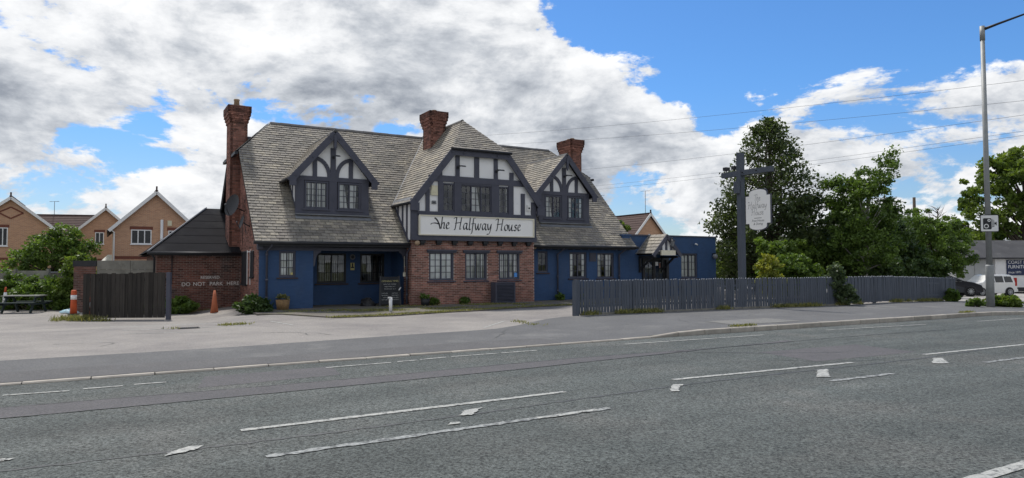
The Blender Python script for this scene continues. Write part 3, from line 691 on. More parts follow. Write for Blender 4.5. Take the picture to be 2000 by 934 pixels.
wall('front_wall', (0, 0, 0), (1, 0, 0), 12.36, 18.75, -.1, 2.75, hr_, **bluem)
window(*hl_, .06, 1, 3, 2, 'slats'); window(*hr_[0], .06, 1, 3, 2, 'mixed'); window(*hr_[1], .06, 2, 4, 2, 'curtains'); window(*hr_[2], .06, 2, 4, 2, 'mixed')
# extension
he = [(22.48, 23.72, 1.02, 2.4), (19.74, 21.35, -.1, 2.1)]
wall('extension_wall', (0, 0.03, 0), (1, 0, 0), 18.75, 25.2, -.1, 3.32, he, **bluem)
wall('extension_wall', (25.2, 0.03, 0), (0, 1, 0), 0, 9, -.1, 3.32, [], **bluem)
window(*he[0], .1, 2, 3, 2, 'net')
q = MB(); q.box(18.7, 25.26, -.03, .25, 3.321, 3.39); q.box(25.0, 25.26, .25, 9, 3.321, 3.388); q.obj('parapet_coping', trim, pub)
q = MB(); q.poly([(18.7, .2, 3.2), (25.1, .2, 3.2), (25.1, 9, 3.2), (18.7, 9, 3.2)]); q.obj('flat_roof', felt, pub)
q = MB(); q.box(18.2, 18.72, -.06, .3, 2.95, 3.3); q.box(18.15, 18.8, -.1, .34, 3.3, 3.38); q.obj('parapet_pier', blue, pub)
# gable walls
gp_ = [(0, -.3), (11, -.3), (11, 2.55), (10.6, 2.7), (6.9, 6.75), (3.7, 6.75), (0, 2.95)]
gp_ = [(0, -.3), (10.6, -.3), (10.6, 2.8), (6.9, 6.76), (3.7, 6.76), (0, 3.12)]
q = MB(); q.poly([(0, d, z) for d, z in gp_][::-1]); q.poly([(18.6, d, z) for d, z in gp_]); q.poly([(18.6, 10.6, 0), (0, 10.6, 0), (0, 10.6, 2.8), (18.6, 10.6, 2.8)]); gw = q.obj('gable_wall', old_mortar, pub)
hg = [(1.0, 1.65, 1.3, 2.35), (2.55, 3.75, .97, 2.37)]
wall('gable_bricks', (0, 0, 0), (0, -1, 0), -10.6, 0, -.3, 6.76, [(-h[1], -h[0], h[2], h[3]) for h in hg], brick_m, old_mortar, keep=lambda a, z: inside(gp_, -a, z), parent=gw, backing=False, proud=.012)
for h in hg:
    q = MB(); q.box(-.02, .03, h[0], h[1], h[2], h[3]); q.box(-.05, -.021, h[0], h[0] + .06, h[2], h[3]); q.box(-.05, -.021, h[1] - .06, h[1], h[2], h[3]); q.box(-.05, -.021, h[0] + .06, h[1] - .06, h[3] - .06, h[3]); q.box(-.1, -.021, h[0] - .05, h[1] + .05, h[2] - .06, h[2]); q.obj('gable_window', black, pub)
q = MB(); q.box(-.035, -.013, 2.42, 2.5, .97, 2.42); q.box(-.035, -.013, 1.72, 1.8, .97, 2.42); q.box(-.035, -.013, 1.8, 2.42, 2.32, 2.36); q.obj('white_trim', white, pub)
# verge boards on the left gable
for s in (1,):
    q = MB(); q.bar((-.2, 11.0, 2.62), (-.2, 7.0, 6.64), .06, .2, (0, 1, 1)); q.bar((-.2, -.45, 2.64), (-.2, 3.6, 6.68), .05, .1, (0, -1, 1)); q.box(-.42, -.3, 3.45, 7.1, 6.62, 6.74); q.obj('verge_board', black, pub)
    q = MB(); q.bar((18.78, -.45, 2.64), (18.78, 3.6, 6.68), .05, .1, (0, -1, 1)); q.box(18.95, 19.06, 3.45, 7.1, 6.62, 6.74); q.obj('verge_board', black, pub)
q = MB(); q.box(.75, 1.6, 7.6, 9.4, 7.0, 8.05); q.box(.6, 1.75, 7.45, 9.5, 8.05, 8.15); q.obj('rear_dormer', trim, pub)
# gutter and fascia, downpipes
def gutter(p0, p1): q = MB(); q.tube([p0, p1], .065, 8); q.obj('gutter', black, pub)
gutter((-.3, -.57, 2.65), (6.05, -.57, 2.65)); gutter((12.4, -.57, 2.66), (18.85, -.57, 2.66))
q = MB(); q.box(-.05, 6.1, -.49, -.45, 2.52, 2.68); q.box(12.4, 18.75, -.49, -.45, 2.55, 2.68); q.poly([(-.1, -.48, 2.6), (-.1, 0, 2.6), (6.1, 0, 2.6), (6.1, -.48, 2.6)]); q.poly([(12.4, -.48, 2.62), (12.4, 0, 2.62), (18.75, 0, 2.62), (18.75, -.48, 2.62)]); q.obj('fascia', black, pub)
for x in np.arange(.4, 18.5, .45):
    if 6 < x < 12.5: continue
    q = MB(); q.box(x - .03, x + .03, -.44, -.01, 2.52, 2.595); q.obj('rafter_end', trim, pub)
q = MB(); q.box(-.06, 6.14, -.05, .0, 2.36, 2.6); q.box(-.1, .1, -.25, -.05, 2.4, 2.6); q.obj('wall_beam', trim, pub)
def pipe(u, d=-.1, top=2.62, d2=-.5):
    q = MB(); q.tube([(u + .12, d2, top), (u + .1, d2 + .05, top - .1), (u, d, top - .32), (u, d, .1)], .042, 8)
    for z in (2.15, 1.15, .45): q.tube([(u, d, z), (u, d, z + .09)], .056, 8)
    q.obj('downpipe', trim, pub)
pipe(.28); pipe(6.05, -.3); pipe(14.06); pipe(17.95)
# open porch: back wall with two windows, side walls
hp = [(2.78, 4.08, .98, 2.3), (4.72, 5.86, .98, 2.3)]
wall('porch_wall', (0, 2.0, 0), (1, 0, 0), 2.0, 6.8, -.1, 2.6, hp, **bluem)
for h in hp: window(*h, 2.04, 2, 3, 2, 'bars', frame=black, back=.06)
q = MB(); q.poly([(2.11, 0, 0), (2.11, 2.0, 0), (2.11, 2.0, 2.6), (2.11, 0, 2.6)]); q.obj('porch_side', blue, pub)
q = MB(); q.poly([(6.2, 2.0, 0), (6.2, -.2, 0), (6.2, -.2, 2.6), (6.2, 2.0, 2.6)]); q.obj('porch_side', blue, pub)
q = MB(); q.poly([(2.1, -.4, 2.5), (2.1, 2.0, 2.5), (6.2, 2.0, 2.5), (6.2, -.4, 2.5)]); q.obj('porch_ceiling', black, pub)
for s, x in ((1, 2.12), (-1, 6.12)):
    q = MB(); pts = [(x, 0, 2.36), (x + s * .3, 0, 2.36)] + [(x + s * (.3 - .24 * math.sin(a)), 0, 2.30 - .55 * (1 - math.cos(a))) for a in np.linspace(0, math.pi / 2, 7)] + [(x, 0, 1.72)]
    q.prism(pts if s < 0 else pts[::-1], (0, .1, 0)); q.obj('porch_bracket', trim, pub)
for x in (3.2, 5.0): q = MB(); q.box(x - .18, x + .18, .0, .1, 2.40, 2.47); q.obj('strip_light', white, pub)
q = MB(); q.lathe([(.12, -.02), (.13, 0), (.12, .01)], (4.36, 1.975, 2.14), 20, axis='y'); q.lathe([(.07, -.03), (.07, 0)], (4.36, 1.97, 2.14), 12, axis='y', mi=1); q.obj('round_plaque', [lead, black], pub)
ylw = pm('yellow_sign', (0.6, 0.52, 0.2), (0.5, 0.45, 0.2), 8, 0.6)
q = MB(); q.box(4.27, 4.45, 1.97, 1.985, 1.55, 1.88); q.box(4.33, 4.39, 1.96, 1.969, 1.66, 1.86, mi=1); q.box(4.29, 4.43, 1.96, 1.968, 1.64, 1.7, mi=1); q.obj('notice_plate', [ylw, black], pub)

# ---- brick bay
hbw = [(6.95, 8.14, 1.08, 2.36), (8.7, 9.82, 1.08, 2.36), (10.43, 11.56, 1.08, 2.36)]
wall('bay_wall', (0, -.6, 0), (1, 0, 0), 6.15, 12.36, -.1, 2.9, hbw, brick_m, mortar, solo=300, proud=.009)
wall('bay_side', (6.15, 0, 0), (0, -1, 0), -.3, .6, -.1, 2.9, [], brick_m, mortar, proud=.009)
q = MB(); q.poly([(12.36, -.6, -.1), (12.36, 0, -.1), (12.36, 0, 2.9), (12.36, -.6, 2.9)]); q.obj('bay_side', mortar, pub)
for i, h in enumerate(hbw):
    window(*h, -.54, 2, 4, 2, ('blind', 'slats', 'slats')[i], fw=.07, sill=trim)
    q = MB(); q.box(h[0] - .12, h[1] + .12, -.72, -.595, 2.37, 2.44); q.box(h[0] - .1, h[1] + .1, -.66, -.596, 2.3, 2.369); q.obj('window_hood', trim, pub)
for x in np.linspace(6.6, 12.0, 8): q = MB(); q.box(x - .12, x + .12, -.78, -.59, 2.72, 2.83); q.box(x - .09, x + .09, -.72, -.592, 2.64, 2.72); q.obj('jetty_bracket', black, pub)
# ---- jettied upper bay
DB = -.75
q = MB(); gpoly = [(6.06, 2.86), (12.34, 2.86), (12.34, 4.75), (12.3, 4.9), (10.7, 6.9), (8.0, 6.9), (6.4, 4.9), (6.06, 4.75)]
for (x0, x1, z0, z1) in ():
    pass
holes_b = [(7.5, 8.1, 4.1, 5.38), (8.38, 9.98, 4.1, 5.38), (10.32, 10.9, 4.1, 5.38)]
xs = [6.06, 7.5, 8.1, 8.38, 9.98, 10.32, 10.9, 12.34]
q.poly([(6.06, DB, 2.86), (12.34, DB, 2.86), (12.34, DB, 4.1), (6.06, DB, 4.1)])
q.poly([(6.06, DB, 4.1), (7.5, DB, 4.1), (7.5, DB, 5.38), (6.72, DB, 5.38), (6.06, DB, 4.56)]); q.poly([(10.9, DB, 4.1), (12.34, DB, 4.1), (12.34, DB, 4.9), (11.98, DB, 5.38), (10.9, DB, 5.38)])
for a, b in ((8.1, 8.38), (9.98, 10.32)): q.poly([(a, DB, 4.1), (b, DB, 4.1), (b, DB, 5.38), (a, DB, 5.38)])
q.poly([(6.72, DB, 5.38), (11.98, DB, 5.38), (10.74, DB, 6.9), (7.96, DB, 6.9)])
bay = q.obj('upper_bay', plaster, pub)
q = MB(); q.poly([(6.06, .9, 2.86), (6.06, DB, 2.86), (6.06, DB, 4.7), (6.06, 1.5, 4.7)]); q.obj('cheek_panel', plaster, bay); q = MB(); q.poly([(12.34, DB, 2.86), (12.34, .9, 2.86), (12.34, 1.5, 4.7), (12.34, DB, 4.7)]); q.obj('cheek_panel', plaster, bay)
q = MB(); q.poly([(6.06, DB, 2.85), (6.06, 0, 2.85), (12.34, 0, 2.85), (12.34, DB, 2.85)]); q.obj('jetty_soffit', black, bay)
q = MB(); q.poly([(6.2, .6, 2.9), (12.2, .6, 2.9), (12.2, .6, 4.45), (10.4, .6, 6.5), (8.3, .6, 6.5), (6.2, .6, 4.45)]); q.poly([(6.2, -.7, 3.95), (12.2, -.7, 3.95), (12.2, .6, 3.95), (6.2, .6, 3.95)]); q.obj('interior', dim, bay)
for x, dd in ((-.3, 0), (.2, 0), (.75, 0)):
    q = MB(); zt = 4.5; q.box(6.02, 6.055, x - .06, x + .06, max(2.9, 3.25 + x), zt); q.obj('timber', trim, bay)
q = MB(); q.bar((6.035, -.5, 2.75), (6.035, 1.3, 4.5), .05, .14, (0, -1, 1)); q.obj('timber', trim, bay)
def bt(x0, x1, z0, z1, dd=.06): 
    q = MB(); q.box(x0, x1, DB - dd, DB + .02, z0, z1, random.uniform(.8, 1.2)); q.obj('timber', trim, bay)
bt(6.02, 6.34, 2.86, 4.62, .065); bt(12.1, 12.36, 2.86, 4.72, .065)
for a, b in ((6.71, 6.89), (7.3, 7.52), (8.08, 8.4), (9.96, 10.34), (10.86, 11.12), (11.54, 11.74)): bt(a, b, 4.1, 5.45 if 6.9 < a < 11.5 else 5.1)
bt(6.85, 11.85, 5.43, 5.7, .07)
for a, b in ((7.28, 7.49), (8.14, 8.34), (9.08, 9.32), (10.09, 10.29), (10.92, 11.13)): bt(a, b, 5.7, 6.62 if 7.6 < a < 10.8 else 6.05, .055)
bt(6.3, 12.12, 3.98, 4.1, .08); bt(6.02, 12.36, 2.84, 3.08, .1); bt(8.38, 9.98, 5.36, 5.44, .05)
bt(6.34, 12.1, 3.9, 3.985, .16)
window(*holes_b[0], DB + .0, 1, 4, 2, 'none', sill=False); window(*holes_b[1], DB, 3, 4, 2, 'mixed', sill=False); window(*holes_b[2], DB, 1, 4, 2, 'curtains', sill=False)
# bargeboards of the bay
F_ = -.93
for s, ue in ((1, UBL), (-1, UBR)):
    q = MB(); x0 = ue + s * .03; x1 = ue + s * (6.95 - ZB) / KB
    q.bar((x0, F_, ZB - .12), (x1 + s * .02, F_, 6.83), .06, .3, (-s * KB * 1.0, 0, 1.0) if s < 0 else (-KB, 0, 1.0)); q.box(min(x0 - s * .06, x0 + s * .34), max(x0 - s * .06, x0 + s * .34), F_ - .04, F_ + .05, ZB - .36, ZB - .02)
    for r in (.1, .42, .72, .97): q.lathe([(.04, -.03), (.04, .02)], (x0 + (x1 - x0) * r, F_ - .03, ZB - .12 + (6.95 - ZB) * r), 8, axis='y')
    q.obj('bargeboard', trim, bay)
    q = MB(); q.tube([(ue - s * .07, F_, ZB - .04), (ue - s * .07, 1.25, ZB - .04)], .065, 8); q.obj('gutter', black, bay)
q = MB(); q.box(hu0 - .1, hu1 + .1, F_ - .035, F_ + .03, 6.62, 6.89); 
for x in (8.5, 10.2): q.lathe([(.04, -.05), (.04, .02)], (x, F_ - .03, 6.74), 8, axis='y')
q.obj('bargeboard', trim, bay)
q = MB(); q.tube([(hu0 - .15, -1.05, 6.9), (hu1 + .15, -1.05, 6.9)], .06, 8); q.obj('gutter', black, bay)
# valley flashing
for s, ue in ((1, UBL), (-1, UBR)):
    q = MB(); q.bar((ue + s * .0, 1.24, ZB + .03), (UBC - s * .15, 5.2, 8.5), .09, .015, (-s * .6, -.6, 1)); q.obj('valley_flashing', lead, pub)
# slate covering that is not laid piece by piece
rest.obj('slate_covering', slate, pub, kind='stuff')

# ---- chimneys
def chimney(x0, x1, y0, y1, zb, zt, pots):
    c = MB(); c.box(x0, x1, y0, y1, zb, zt - .05); ch = c.obj('chimney', old_mortar, pub)
    b = MB(); H = .075; z = zb; r = 0; zc = zt - .75
    while z < zt - .01:
        e = 0.0
        if z > zc: e = min(.12, .04 * (1 + int((z - zc) / .15)))
        if z > zt - .3: e = .14
        a0, a1, b0, b1 = x0 - e - .01, x1 + e + .01, y0 - e - .01, y1 + e + .01
        dk = .5 if z > zt - .32 else 1
        for (p, q, dr) in (((a0, b0), (a1, b0), 0), ((a1, b0), (a1, b1), 1), ((a1, b1), (a0, b1), 2), ((a0, b1), (a0, b0), 3)):
            L = math.hypot(q[0] - p[0], q[1] - p[1]); ux, uy = (q[0] - p[0]) / L, (q[1] - p[1]) / L; nx, ny = uy, -ux
            t = -(.112 if r % 2 else 0)
            while t < L - .02:
                s0, s1 = max(0, t), min(L, t + .214)
                if s1 - s0 > .02:
                    A = (p[0] + ux * s0, p[1] + uy * s0); B = (p[0] + ux * s1, p[1] + uy * s1); v = max(.2, random.gauss(1, .35)) * dk
                    I = lambda P: (P[0] - nx * .1, P[1] - ny * .1)
                    b.mesh8([(*A, z), (*B, z), (*I(B), z), (*I(A), z), (*A, z + .064), (*B, z + .064), (*I(B), z + .064), (*I(A), z + .064)], v)
                t += .225
        z += H; r += 1
    b.obj('brickwork', brick_m, ch, kind='stuff')
    k = MB(); k.mesh8([(x0 - .1, y0 - .1, zt - .02), (x1 + .1, y0 - .1, zt - .02), (x1 + .1, y1 + .1, zt - .02), (x0 - .1, y1 + .1, zt - .02), (x0 + .1, y0 + .1, zt + .1), (x1 - .1, y0 + .1, zt + .1), (x1 - .1, y1 - .1, zt + .1), (x0 + .1, y1 - .1, zt + .1)]); k.obj('flaunching', old_mortar, ch)
    for (px, py, ph) in pots:
        k = MB(); k.lathe([(.13, 0), (.11, ph * .8), (.13, ph * .82), (.13, ph), (.1, ph), (.09, ph * .5)], (px, py, zt + .06), 12); k.obj('chimney_pot', clay, ch)
    k = MB(); k.bar(((x0 + x1) / 2 - .5, y0 - .02, zb + .0), ((x0 + x1) / 2 + .5, y0 - .02, zb + .0), .02, .2); 
    return ch
chimney(-.43, .27, 4.6, 5.8, 0, 8.95, [(-.15, 4.95, .34), (-.1, 5.4, .2)])
chimney(8.38, 9.08, 2.4, 3.4, 6.0, 9.25, [(8.7, 2.8, .12)])
chimney(18.3, 19.0, 4.6, 5.8, 2.5, 9.12, [(18.6, 4.95, .12), (18.7, 5.4, .15)])

# ---- entrance hood and doors of the extension
q = MB(); pk = 3.37; ce, hs = 20.2, .98; ez = 2.34; k = (pk - ez) / hs; ck = 1 / math.hypot(1, k); L = hs / ck
hood = thing('entrance_hood', '', ''); del hood['label']; del hood['category']; hood.parent = pub; hood.location = (0, 0, 0)
lp = [(0, 0), (1.3, 0), (1.3, L), (0, L)]; rp = [(-1.3, 0), (0, 0), (0, L), (-1.3, L)]
under(q, (ce - hs, 0, ez), (0, -1, 0), (ck, 0, k * ck), lp); under(q, (ce + hs, 0, ez), (0, 1, 0), (-ck, 0, k * ck), rp); q.obj('hood_roof', felt, hood)
hm = MB(); GA_, SW_ = GA, SW; GA, SW = .24, .36
slates((ce - hs, 0, ez), (0, -1, 0), (ck, 0, k * ck), lp, mbt=hm); slates((ce + hs, 0, ez), (0, 1, 0), (-ck, 0, k * ck), rp, mbt=hm)
GA, SW = GA_, SW_
hm.obj('hood_slates', slate, hood, kind='stuff')
for s in (-1, 1):
    q = MB(); q.bar((ce + s * (hs + .0), -1.3, ez - .12), (ce, -1.3, pk - .1), .06, .2, (-s * -k, 0, 1) if s > 0 else (-k, 0, 1)); q.obj('bargeboard', trim, hood)
    q = MB(); q.box(ce + s * .78 - .05, ce + s * .78 + .05, -1.25, .0, 2.12, 2.24); q.bar((ce + s * .78, -.05, 1.5), (ce + s * .78, -.95, 2.14), .09, .09); q.box(ce + s * .78 - .05, ce + s * .78 + .05, -.1, .02, 1.35, 2.2); q.obj('hood_bracket', black, hood)
q = MB(); q.bar((ce - hs - .06, 0, ez), (ce - .05, 0, pk + .05), .12, .03, (-k, 0, 1)); q.obj('flashing', lead, hood)
q = MB(); q.poly([(ce - .75, -1.2, 2.45), (ce + .75, -1.2, 2.45), (ce, -1.2, 3.2)]); q.obj('gable_panel', plaster, hood)
for x in (-.35, 0, .35): q = MB(); q.box(ce + x - .06, ce + x + .06, -1.25, -1.19, 2.45, 3.2 - abs(x) - .05); q.obj('timber', trim, hood)
q = MB(); q.box(ce - .8, ce + .8, -1.26, -1.15, 2.3, 2.45); q.obj('tie_beam', black, hood)
q = MB(); q.box(ce - .45, ce + .55, -1.34, -1.27, 2.26, 2.52); q.obj('name_board', cream, hood)
q = MB(); q.box(19.6, 19.76, -.06, .12, 0, 2.12); q.box(21.3, 21.48, -.06, .12, 0, 2.12); q.box(19.76, 21.3, -.06, .12, 2.02, 2.14); q.obj('door_frame', black, pub)
window(19.76, 20.53, .25, 2.02, .1, 1, 4, 2, 'none', frame=black, sill=False, fw=.08, name='door'); window(20.53, 21.3, .25, 2.02, .1, 1, 4, 2, 'none', frame=black, sill=False, fw=.08, name='door')
q = MB(); q.box(19.76, 21.3, .1, .16, 0, .25); q.obj('kick_plate', black, pub)
bluep = pm('blue_notice', (0.1, 0.3, 0.7), None, rough=0.6)
def notice(u, z, w, h, d, m): q = MB(); q.box(u, u + w, d - .006, d, z, z + h); q.obj('notice', m, pub)
notice(20.45, 1.25, .1, .22, .09, white); notice(20.62, 1.72, .2, .2, .09, white); notice(20.9, 1.6, .14, .26, .09, pm('red_notice', (.5, .25, .2))); notice(11.3, 1.2, .16, .2, -.53, bluep); notice(1.22, 1.36, .1, .12, .08, ylw)
q = MB(); q.box(16.08, 16.5, -.03, .0, 1.94, 2.38); 
for i in range(6): q.box(16.11, 16.47, -.045, -.031, 1.98 + i * .06, 2.02 + i * .06)
q.obj('wall_vent', trim, pub)
# ------------------------------------------------------------------ lettering drawn with a broad nib
GL = {
 'T': ([[(-.62, .40), (-.35, .45), (-.1, .42), (.12, .36)], [(-.6, .34), (-.62, .40)], [(-.32, .86), (-.12, .70), (.06, .36), (.14, .02)]], .22),
 'h': ([[(.12, 1.0), (.06, .55), (-.02, .0)], [(.0, .2), (.12, .45), (.24, .5), (.26, .3), (.22, .08), (.32, .05)]], .40),
 'e': ([[(.02, .26), (.2, .34), (.22, .48), (.1, .5), (.0, .25), (.08, .02), (.28, .12)]], .36),
 'H': ([[(-.1, .82), (.06, .96), (.16, .9)], [(.16, .95), (.1, .5), (.0, .0), (-.06, .02)], [(.6, 1.0), (.5, .5), (.42, .06), (.52, .03)], [(.02, .48), (.3, .52), (.54, .56)]], .68),
 'a': ([[(.32, .47), (.14, .5), (.01, .24), (.08, .01), (.22, .14), (.33, .46)], [(.34, .5), (.28, .14), (.36, .0), (.44, .07)]], .47),
 'l': ([[(.12, 1.02), (.06, .5), (.01, .08), (.08, -.01), (.16, .06)]], .22),
 'f': ([[(.34, .93), (.24, 1.02), (.15, .75), (.08, .2), (.0, -.25), (-.1, -.34)], [(-.04, .46), (.26, .52)]], .29),
 'w': ([[(.0, .5), (.03, .12), (.12, .0), (.25, .4)], [(.27, .5), (.27, .12), (.36, .0), (.5, .4), (.5, .52)]], .58),
 'y': ([[(.0, .5), (.03, .15), (.14, .04), (.3, .42)], [(.33, .5), (.26, .05), (.12, -.3), (-.08, -.32)]], .44),
 'o': ([[(.2, .5), (.04, .4), (.0, .15), (.12, .0), (.27, .12), (.29, .38), (.2, .5)]], .38),
 'u': ([[(.0, .5), (.01, .12), (.1, .0), (.26, .36)], [(.3, .5), (.26, .1), (.34, .0), (.4, .06)]], .46),
 's': ([[(.28, .44), (.14, .5), (.07, .37), (.2, .2), (.13, .01), (-.03, .07)]], .33), ' ': ([], .34)}
def crom(P, n=7):
    if len(P) < 3: return [Vector(p) for p in P]
    Q = [P[0]] + list(P) + [P[-1]]; out = []
    for i in range(1, len(Q) - 2):
        a, b, c, d = [Vector(q) for q in Q[i - 1:i + 3]]
        for k in range(n):
            t = k / n; out.append(0.5 * ((2 * b) + (c - a) * t + (2 * a - 5 * b + 4 * c - d) * t * t + (3 * b - a - 3 * c + d) * t ** 3))
    out.append(Vector(P[-1])); return out
def script(mb, text, x, z, h, put, nib=.05, ang=40, thin=.012, spc=1.0):
    """pen strokes: put(x, z) -> 3D point"""
    nv = Vector((math.cos(rad(ang)), math.sin(rad(ang)))) * nib; cv = Vector((-nv.y, nv.x)).normalized() * thin
    for ch in text:
        st, adv = GL[ch]
        for s in st:
            P = crom(s)
            for p, q in zip(P[:-1], P[1:]):
                if (q - p).length < 1e-5: continue
                for v, o in ((nv, 0), (cv, .0008)):
                    a, b, c, d = p - v, p + v, q + v, q - v
                    ar = (b - a).x * (c - b).y - (b - a).y * (c - b).x
                    r = [a, b, c, d] if ar > 0 else [d, c, b, a]
                    mb.poly([put(x + w.x * h, z + w.y * h, o) for w in r])
        x += adv * h * spc
    return x
def textmesh(s, size, align='CENTER', ext=0.0, shear=0.0):
    c = bpy.data.curves.new('t', 'FONT'); c.body = s; c.size = size; c.align_x = align; c.extrude = ext; c.shear = shear
    o = bpy.data.objects.new('t', c); col.objects.link(o); bpy.context.view_layer.update()
    me = bpy.data.meshes.new_from_object(o.evaluated_get(bpy.context.evaluated_depsgraph_get())); bpy.data.objects.remove(o); bpy.data.curves.remove(c)
    return me
def textobj(name, s, size, mat, parent, M4, **k):
    me = textmesh(s, size, **k); me.name = name; me.materials.clear(); me.materials.append(mat)
    o = link(name, me, parent); o.matrix_basis = M4; return o
def basis(p, x, y):
    x = Vector(x).normalized(); y = Vector(y).normalized(); z = x.cross(y); return Matrix(((x.x, y.x, z.x, p[0]), (x.y, y.y, z.y, p[1]), (x.z, y.z, z.z, p[2]), (0, 0, 0, 1)))
ink = pm('sign_lettering', (0.02, 0.022, 0.03), None, rough=0.6)
board = pm('sign_board', (0.88, 0.87, 0.84), (0.84, 0.83, 0.81), 1.5, 0.6)
# fascia sign on the bay
fs = thing('fascia_sign', 'long pale name board with black script lettering on the bay above the brick wall', 'sign', W(9.27, -.83, 3.5), YAW)
q = MB(); q.box(-2.86, 2.86, -.05, 0, -.4, .38); q.obj('board', board, fs)
q = MB()
for a in ((-2.92, 2.92, -.09, 0, .38, .43), (-2.92, 2.92, -.09, 0, -.45, -.4), (-2.92, -2.86, -.09, 0, -.4, .38), (2.86, 2.92, -.09, 0, -.4, .38)): q.box(*a)
q.obj('frame', cream, fs)
q = MB(); wx = script(MB(), 'The Halfway House', 0, 0, .56, lambda x, z, o: (0, 0, 0), spc=1.08); script(q, 'The Halfway House', -wx / 2 + .12, -.16, .56, lambda x, z, o: (x, -.054 - o, z), spc=1.08, nib=.062, ang=38, thin=.02); q.obj('lettering', ink, fs)
# ---- small things fixed to the pub
def floodlight(u, d, z, label):
    t = thing('floodlight', label, 'floodlight', W(u, d, z), YAW, 'floodlights on the gables')
    q = MB(); q.tube([(0, 0, 0), (0, -.35, .03)], .018, 6); q.box(-.05, .05, -.03, .02, -.06, .06); q.obj('arm', black, t)
    q = MB(); q.mesh8([(-.16, -.5, -.03), (.16, -.5, -.03), (.16, -.3, .0), (-.16, -.3, .0), (-.14, -.48, .03), (.14, -.48, .03), (.14, -.32, .06), (-.14, -.32, .06)]); q.obj('lamp_head', black, t)
    return t
floodlight(3.1, .68, 6.35, 'small black floodlight on the gable post of the dormer over the porch')
floodlight(15.05, .68, 6.3, 'small black floodlight on the gable post of the dormer beside the square chimney')
floodlight(8.24, -.82, 6.1, 'black floodlight on the bay gable post above the wide casement')
floodlight(10.2, -.82, 6.05, 'black floodlight on the bay gable post towards the dormer')
al = pm('alarm_box', (0.7, 0.66, 0.48), (0.62, 0.58, 0.42), 8, .5)
def wallbox(name, label, cat, u, d, z, w, h, dp, m, slot=None):
    t = thing(name, label, cat, W(u, d, z), YAW)
    q = MB(); q.mesh8([(-w / 2, -dp * .7, -h / 2), (w / 2, -dp * .7, -h / 2), (w / 2, 0, -h / 2), (-w / 2, 0, -h / 2), (-w / 2 * .8, -dp, h / 2), (w / 2 * .8, -dp, h / 2), (w / 2 * .8, 0, h / 2), (-w / 2 * .8, 0, h / 2)]); q.obj('casing', m, t)
    q = MB(); q.box(-w * .22, w * .22, -dp * .95, -dp * .80, -h * .2, h * .05); q.obj('badge', slot or black, t)
wallbox('alarm_box', 'cream alarm box on the white panel beside the narrow bay casement', 'alarm', 7.1, -.76, 5.02, .34, .42, .1, al, al)
wallbox('alarm_box', 'white alarm box low on the bay gable beside the second dormer', 'alarm', 11.95, -.76, 4.45, .2, .28, .1, white)
wallbox('vent_box', 'small grey vent under the cream alarm box', 'vent', 7.1, -.76, 4.5, .22, .14, .05, lead)
def dish(label, r, loc, aim, group):
    t = thing('satellite_dish', label, 'satellite dish', loc, 0, group)
    aim = Vector(aim).normalized(); x = aim.cross(Vector((0, 0, 1))).normalized(); y = x.cross(aim)
    Mx = Matrix(((x.x, y.x, aim.x, 0), (x.y, y.y, aim.y, 0), (x.z, y.z, aim.z, 0), (0, 0, 0, 1)))
    q = MB(); n = 20
    prof = [(r * i / 6, .22 * r * (i / 6) ** 2) for i in range(7)]
    for i in range(6):
        for j in range(n):
            a, b = 2 * math.pi * j / n, 2 * math.pi * (j + 1) / n
            P = lambda k, an, o=0: Mx @ Vector((prof[k][0] * math.cos(an), prof[k][0] * 1.08 * math.sin(an), prof[k][1] + o))
            q.poly([P(i, a), P(i + 1, a), P(i + 1, b), P(i, b)], 1, 0, True)
    q.obj('reflector', black, t)
    q = MB(); f = Mx @ Vector((0, -r * .2, r * .95)); q.tube([Mx @ Vector((0, -r, .2 * r)), f], .014, 6); q.tube([f, Mx @ Vector((0, -r * .1, r * .8))], .03, 8, mi=1); q.obj('feed_arm', [black, lead], t)
    q = MB(); q.tube([Mx @ Vector((0, 0, -.02)), Mx @ Vector((0, -.05, -.2)), Vector((.45, .2, -.25))], .025, 6); q.obj('bracket', black, t)
dish('large black satellite dish on the brick gable end', .46, W(-.45, 3.4, 4.35), (-.5, -.8, .25), 'dishes on the gable')
dish('small black satellite dish below the large one on the gable end', .26, W(-.3, 2.0, 3.55), (-.75, -.55, .25), 'dishes on the gable')
q = MB(); 
for a, b in (((-.1, 3.0, 4.0), (-.12, 2.4, 3.2)), ((-.12, 2.4, 3.2), (-.15, 1.7, 3.1)), ((-.1, 3.3, 3.9), (-.1, 3.2, 2.6))): q.tube([W(*a), W(*b)], .012, 5)
q.obj('aerial_cable', black, label='black cables hanging down the gable from the satellite dishes', category='cable')
def lamp_round(name, label, u, d, z, m, r=.12):
    t = thing(name, label, 'lamp', W(u, d, z), YAW); q = MB(); q.lathe([(.01, -r), (r * .7, -r * .7), (r, 0), (r * .7, r * .6), (.02, r * .8)], (0, -r, 0), 14); q.obj('bowl', m, t)
    q = MB(); q.box(-.03, .03, -r, .02, r * .7, r * 1.1); q.obj('bracket', black, t)
lamp_round('bulkhead_lamp', 'round bulkhead lamp at the far corner of the blue extension', 24.95, .0, 2.25, lead, .16)
lamp_round('bulkhead_lamp', 'white bell lamp on the corner between porch and brick bay', 6.3, -.72, 2.72, clay, .12)
lamp_round('bulkhead_lamp', 'brown bell lamp where the bay meets the blue wall', 12.5, -.35, 2.62, clay, .1)
t = thing('camera_dome', 'small white security camera high on the blue extension wall', 'camera', W(23.5, -.02, 2.92), YAW); q = MB(); q.tube([(-.12, -.18, .02), (.1, -.1, -.04)], .04, 8); q.obj('housing', white, t); q = MB(); q.bar((0, 0, .0), (0, -.12, 0), .03, .03); q.obj('bracket', white, t)
t = thing('lantern', 'old black and glass lantern hanging at the entrance hood gable', 'lantern', W(20.45, -1.42, 2.72), YAW)
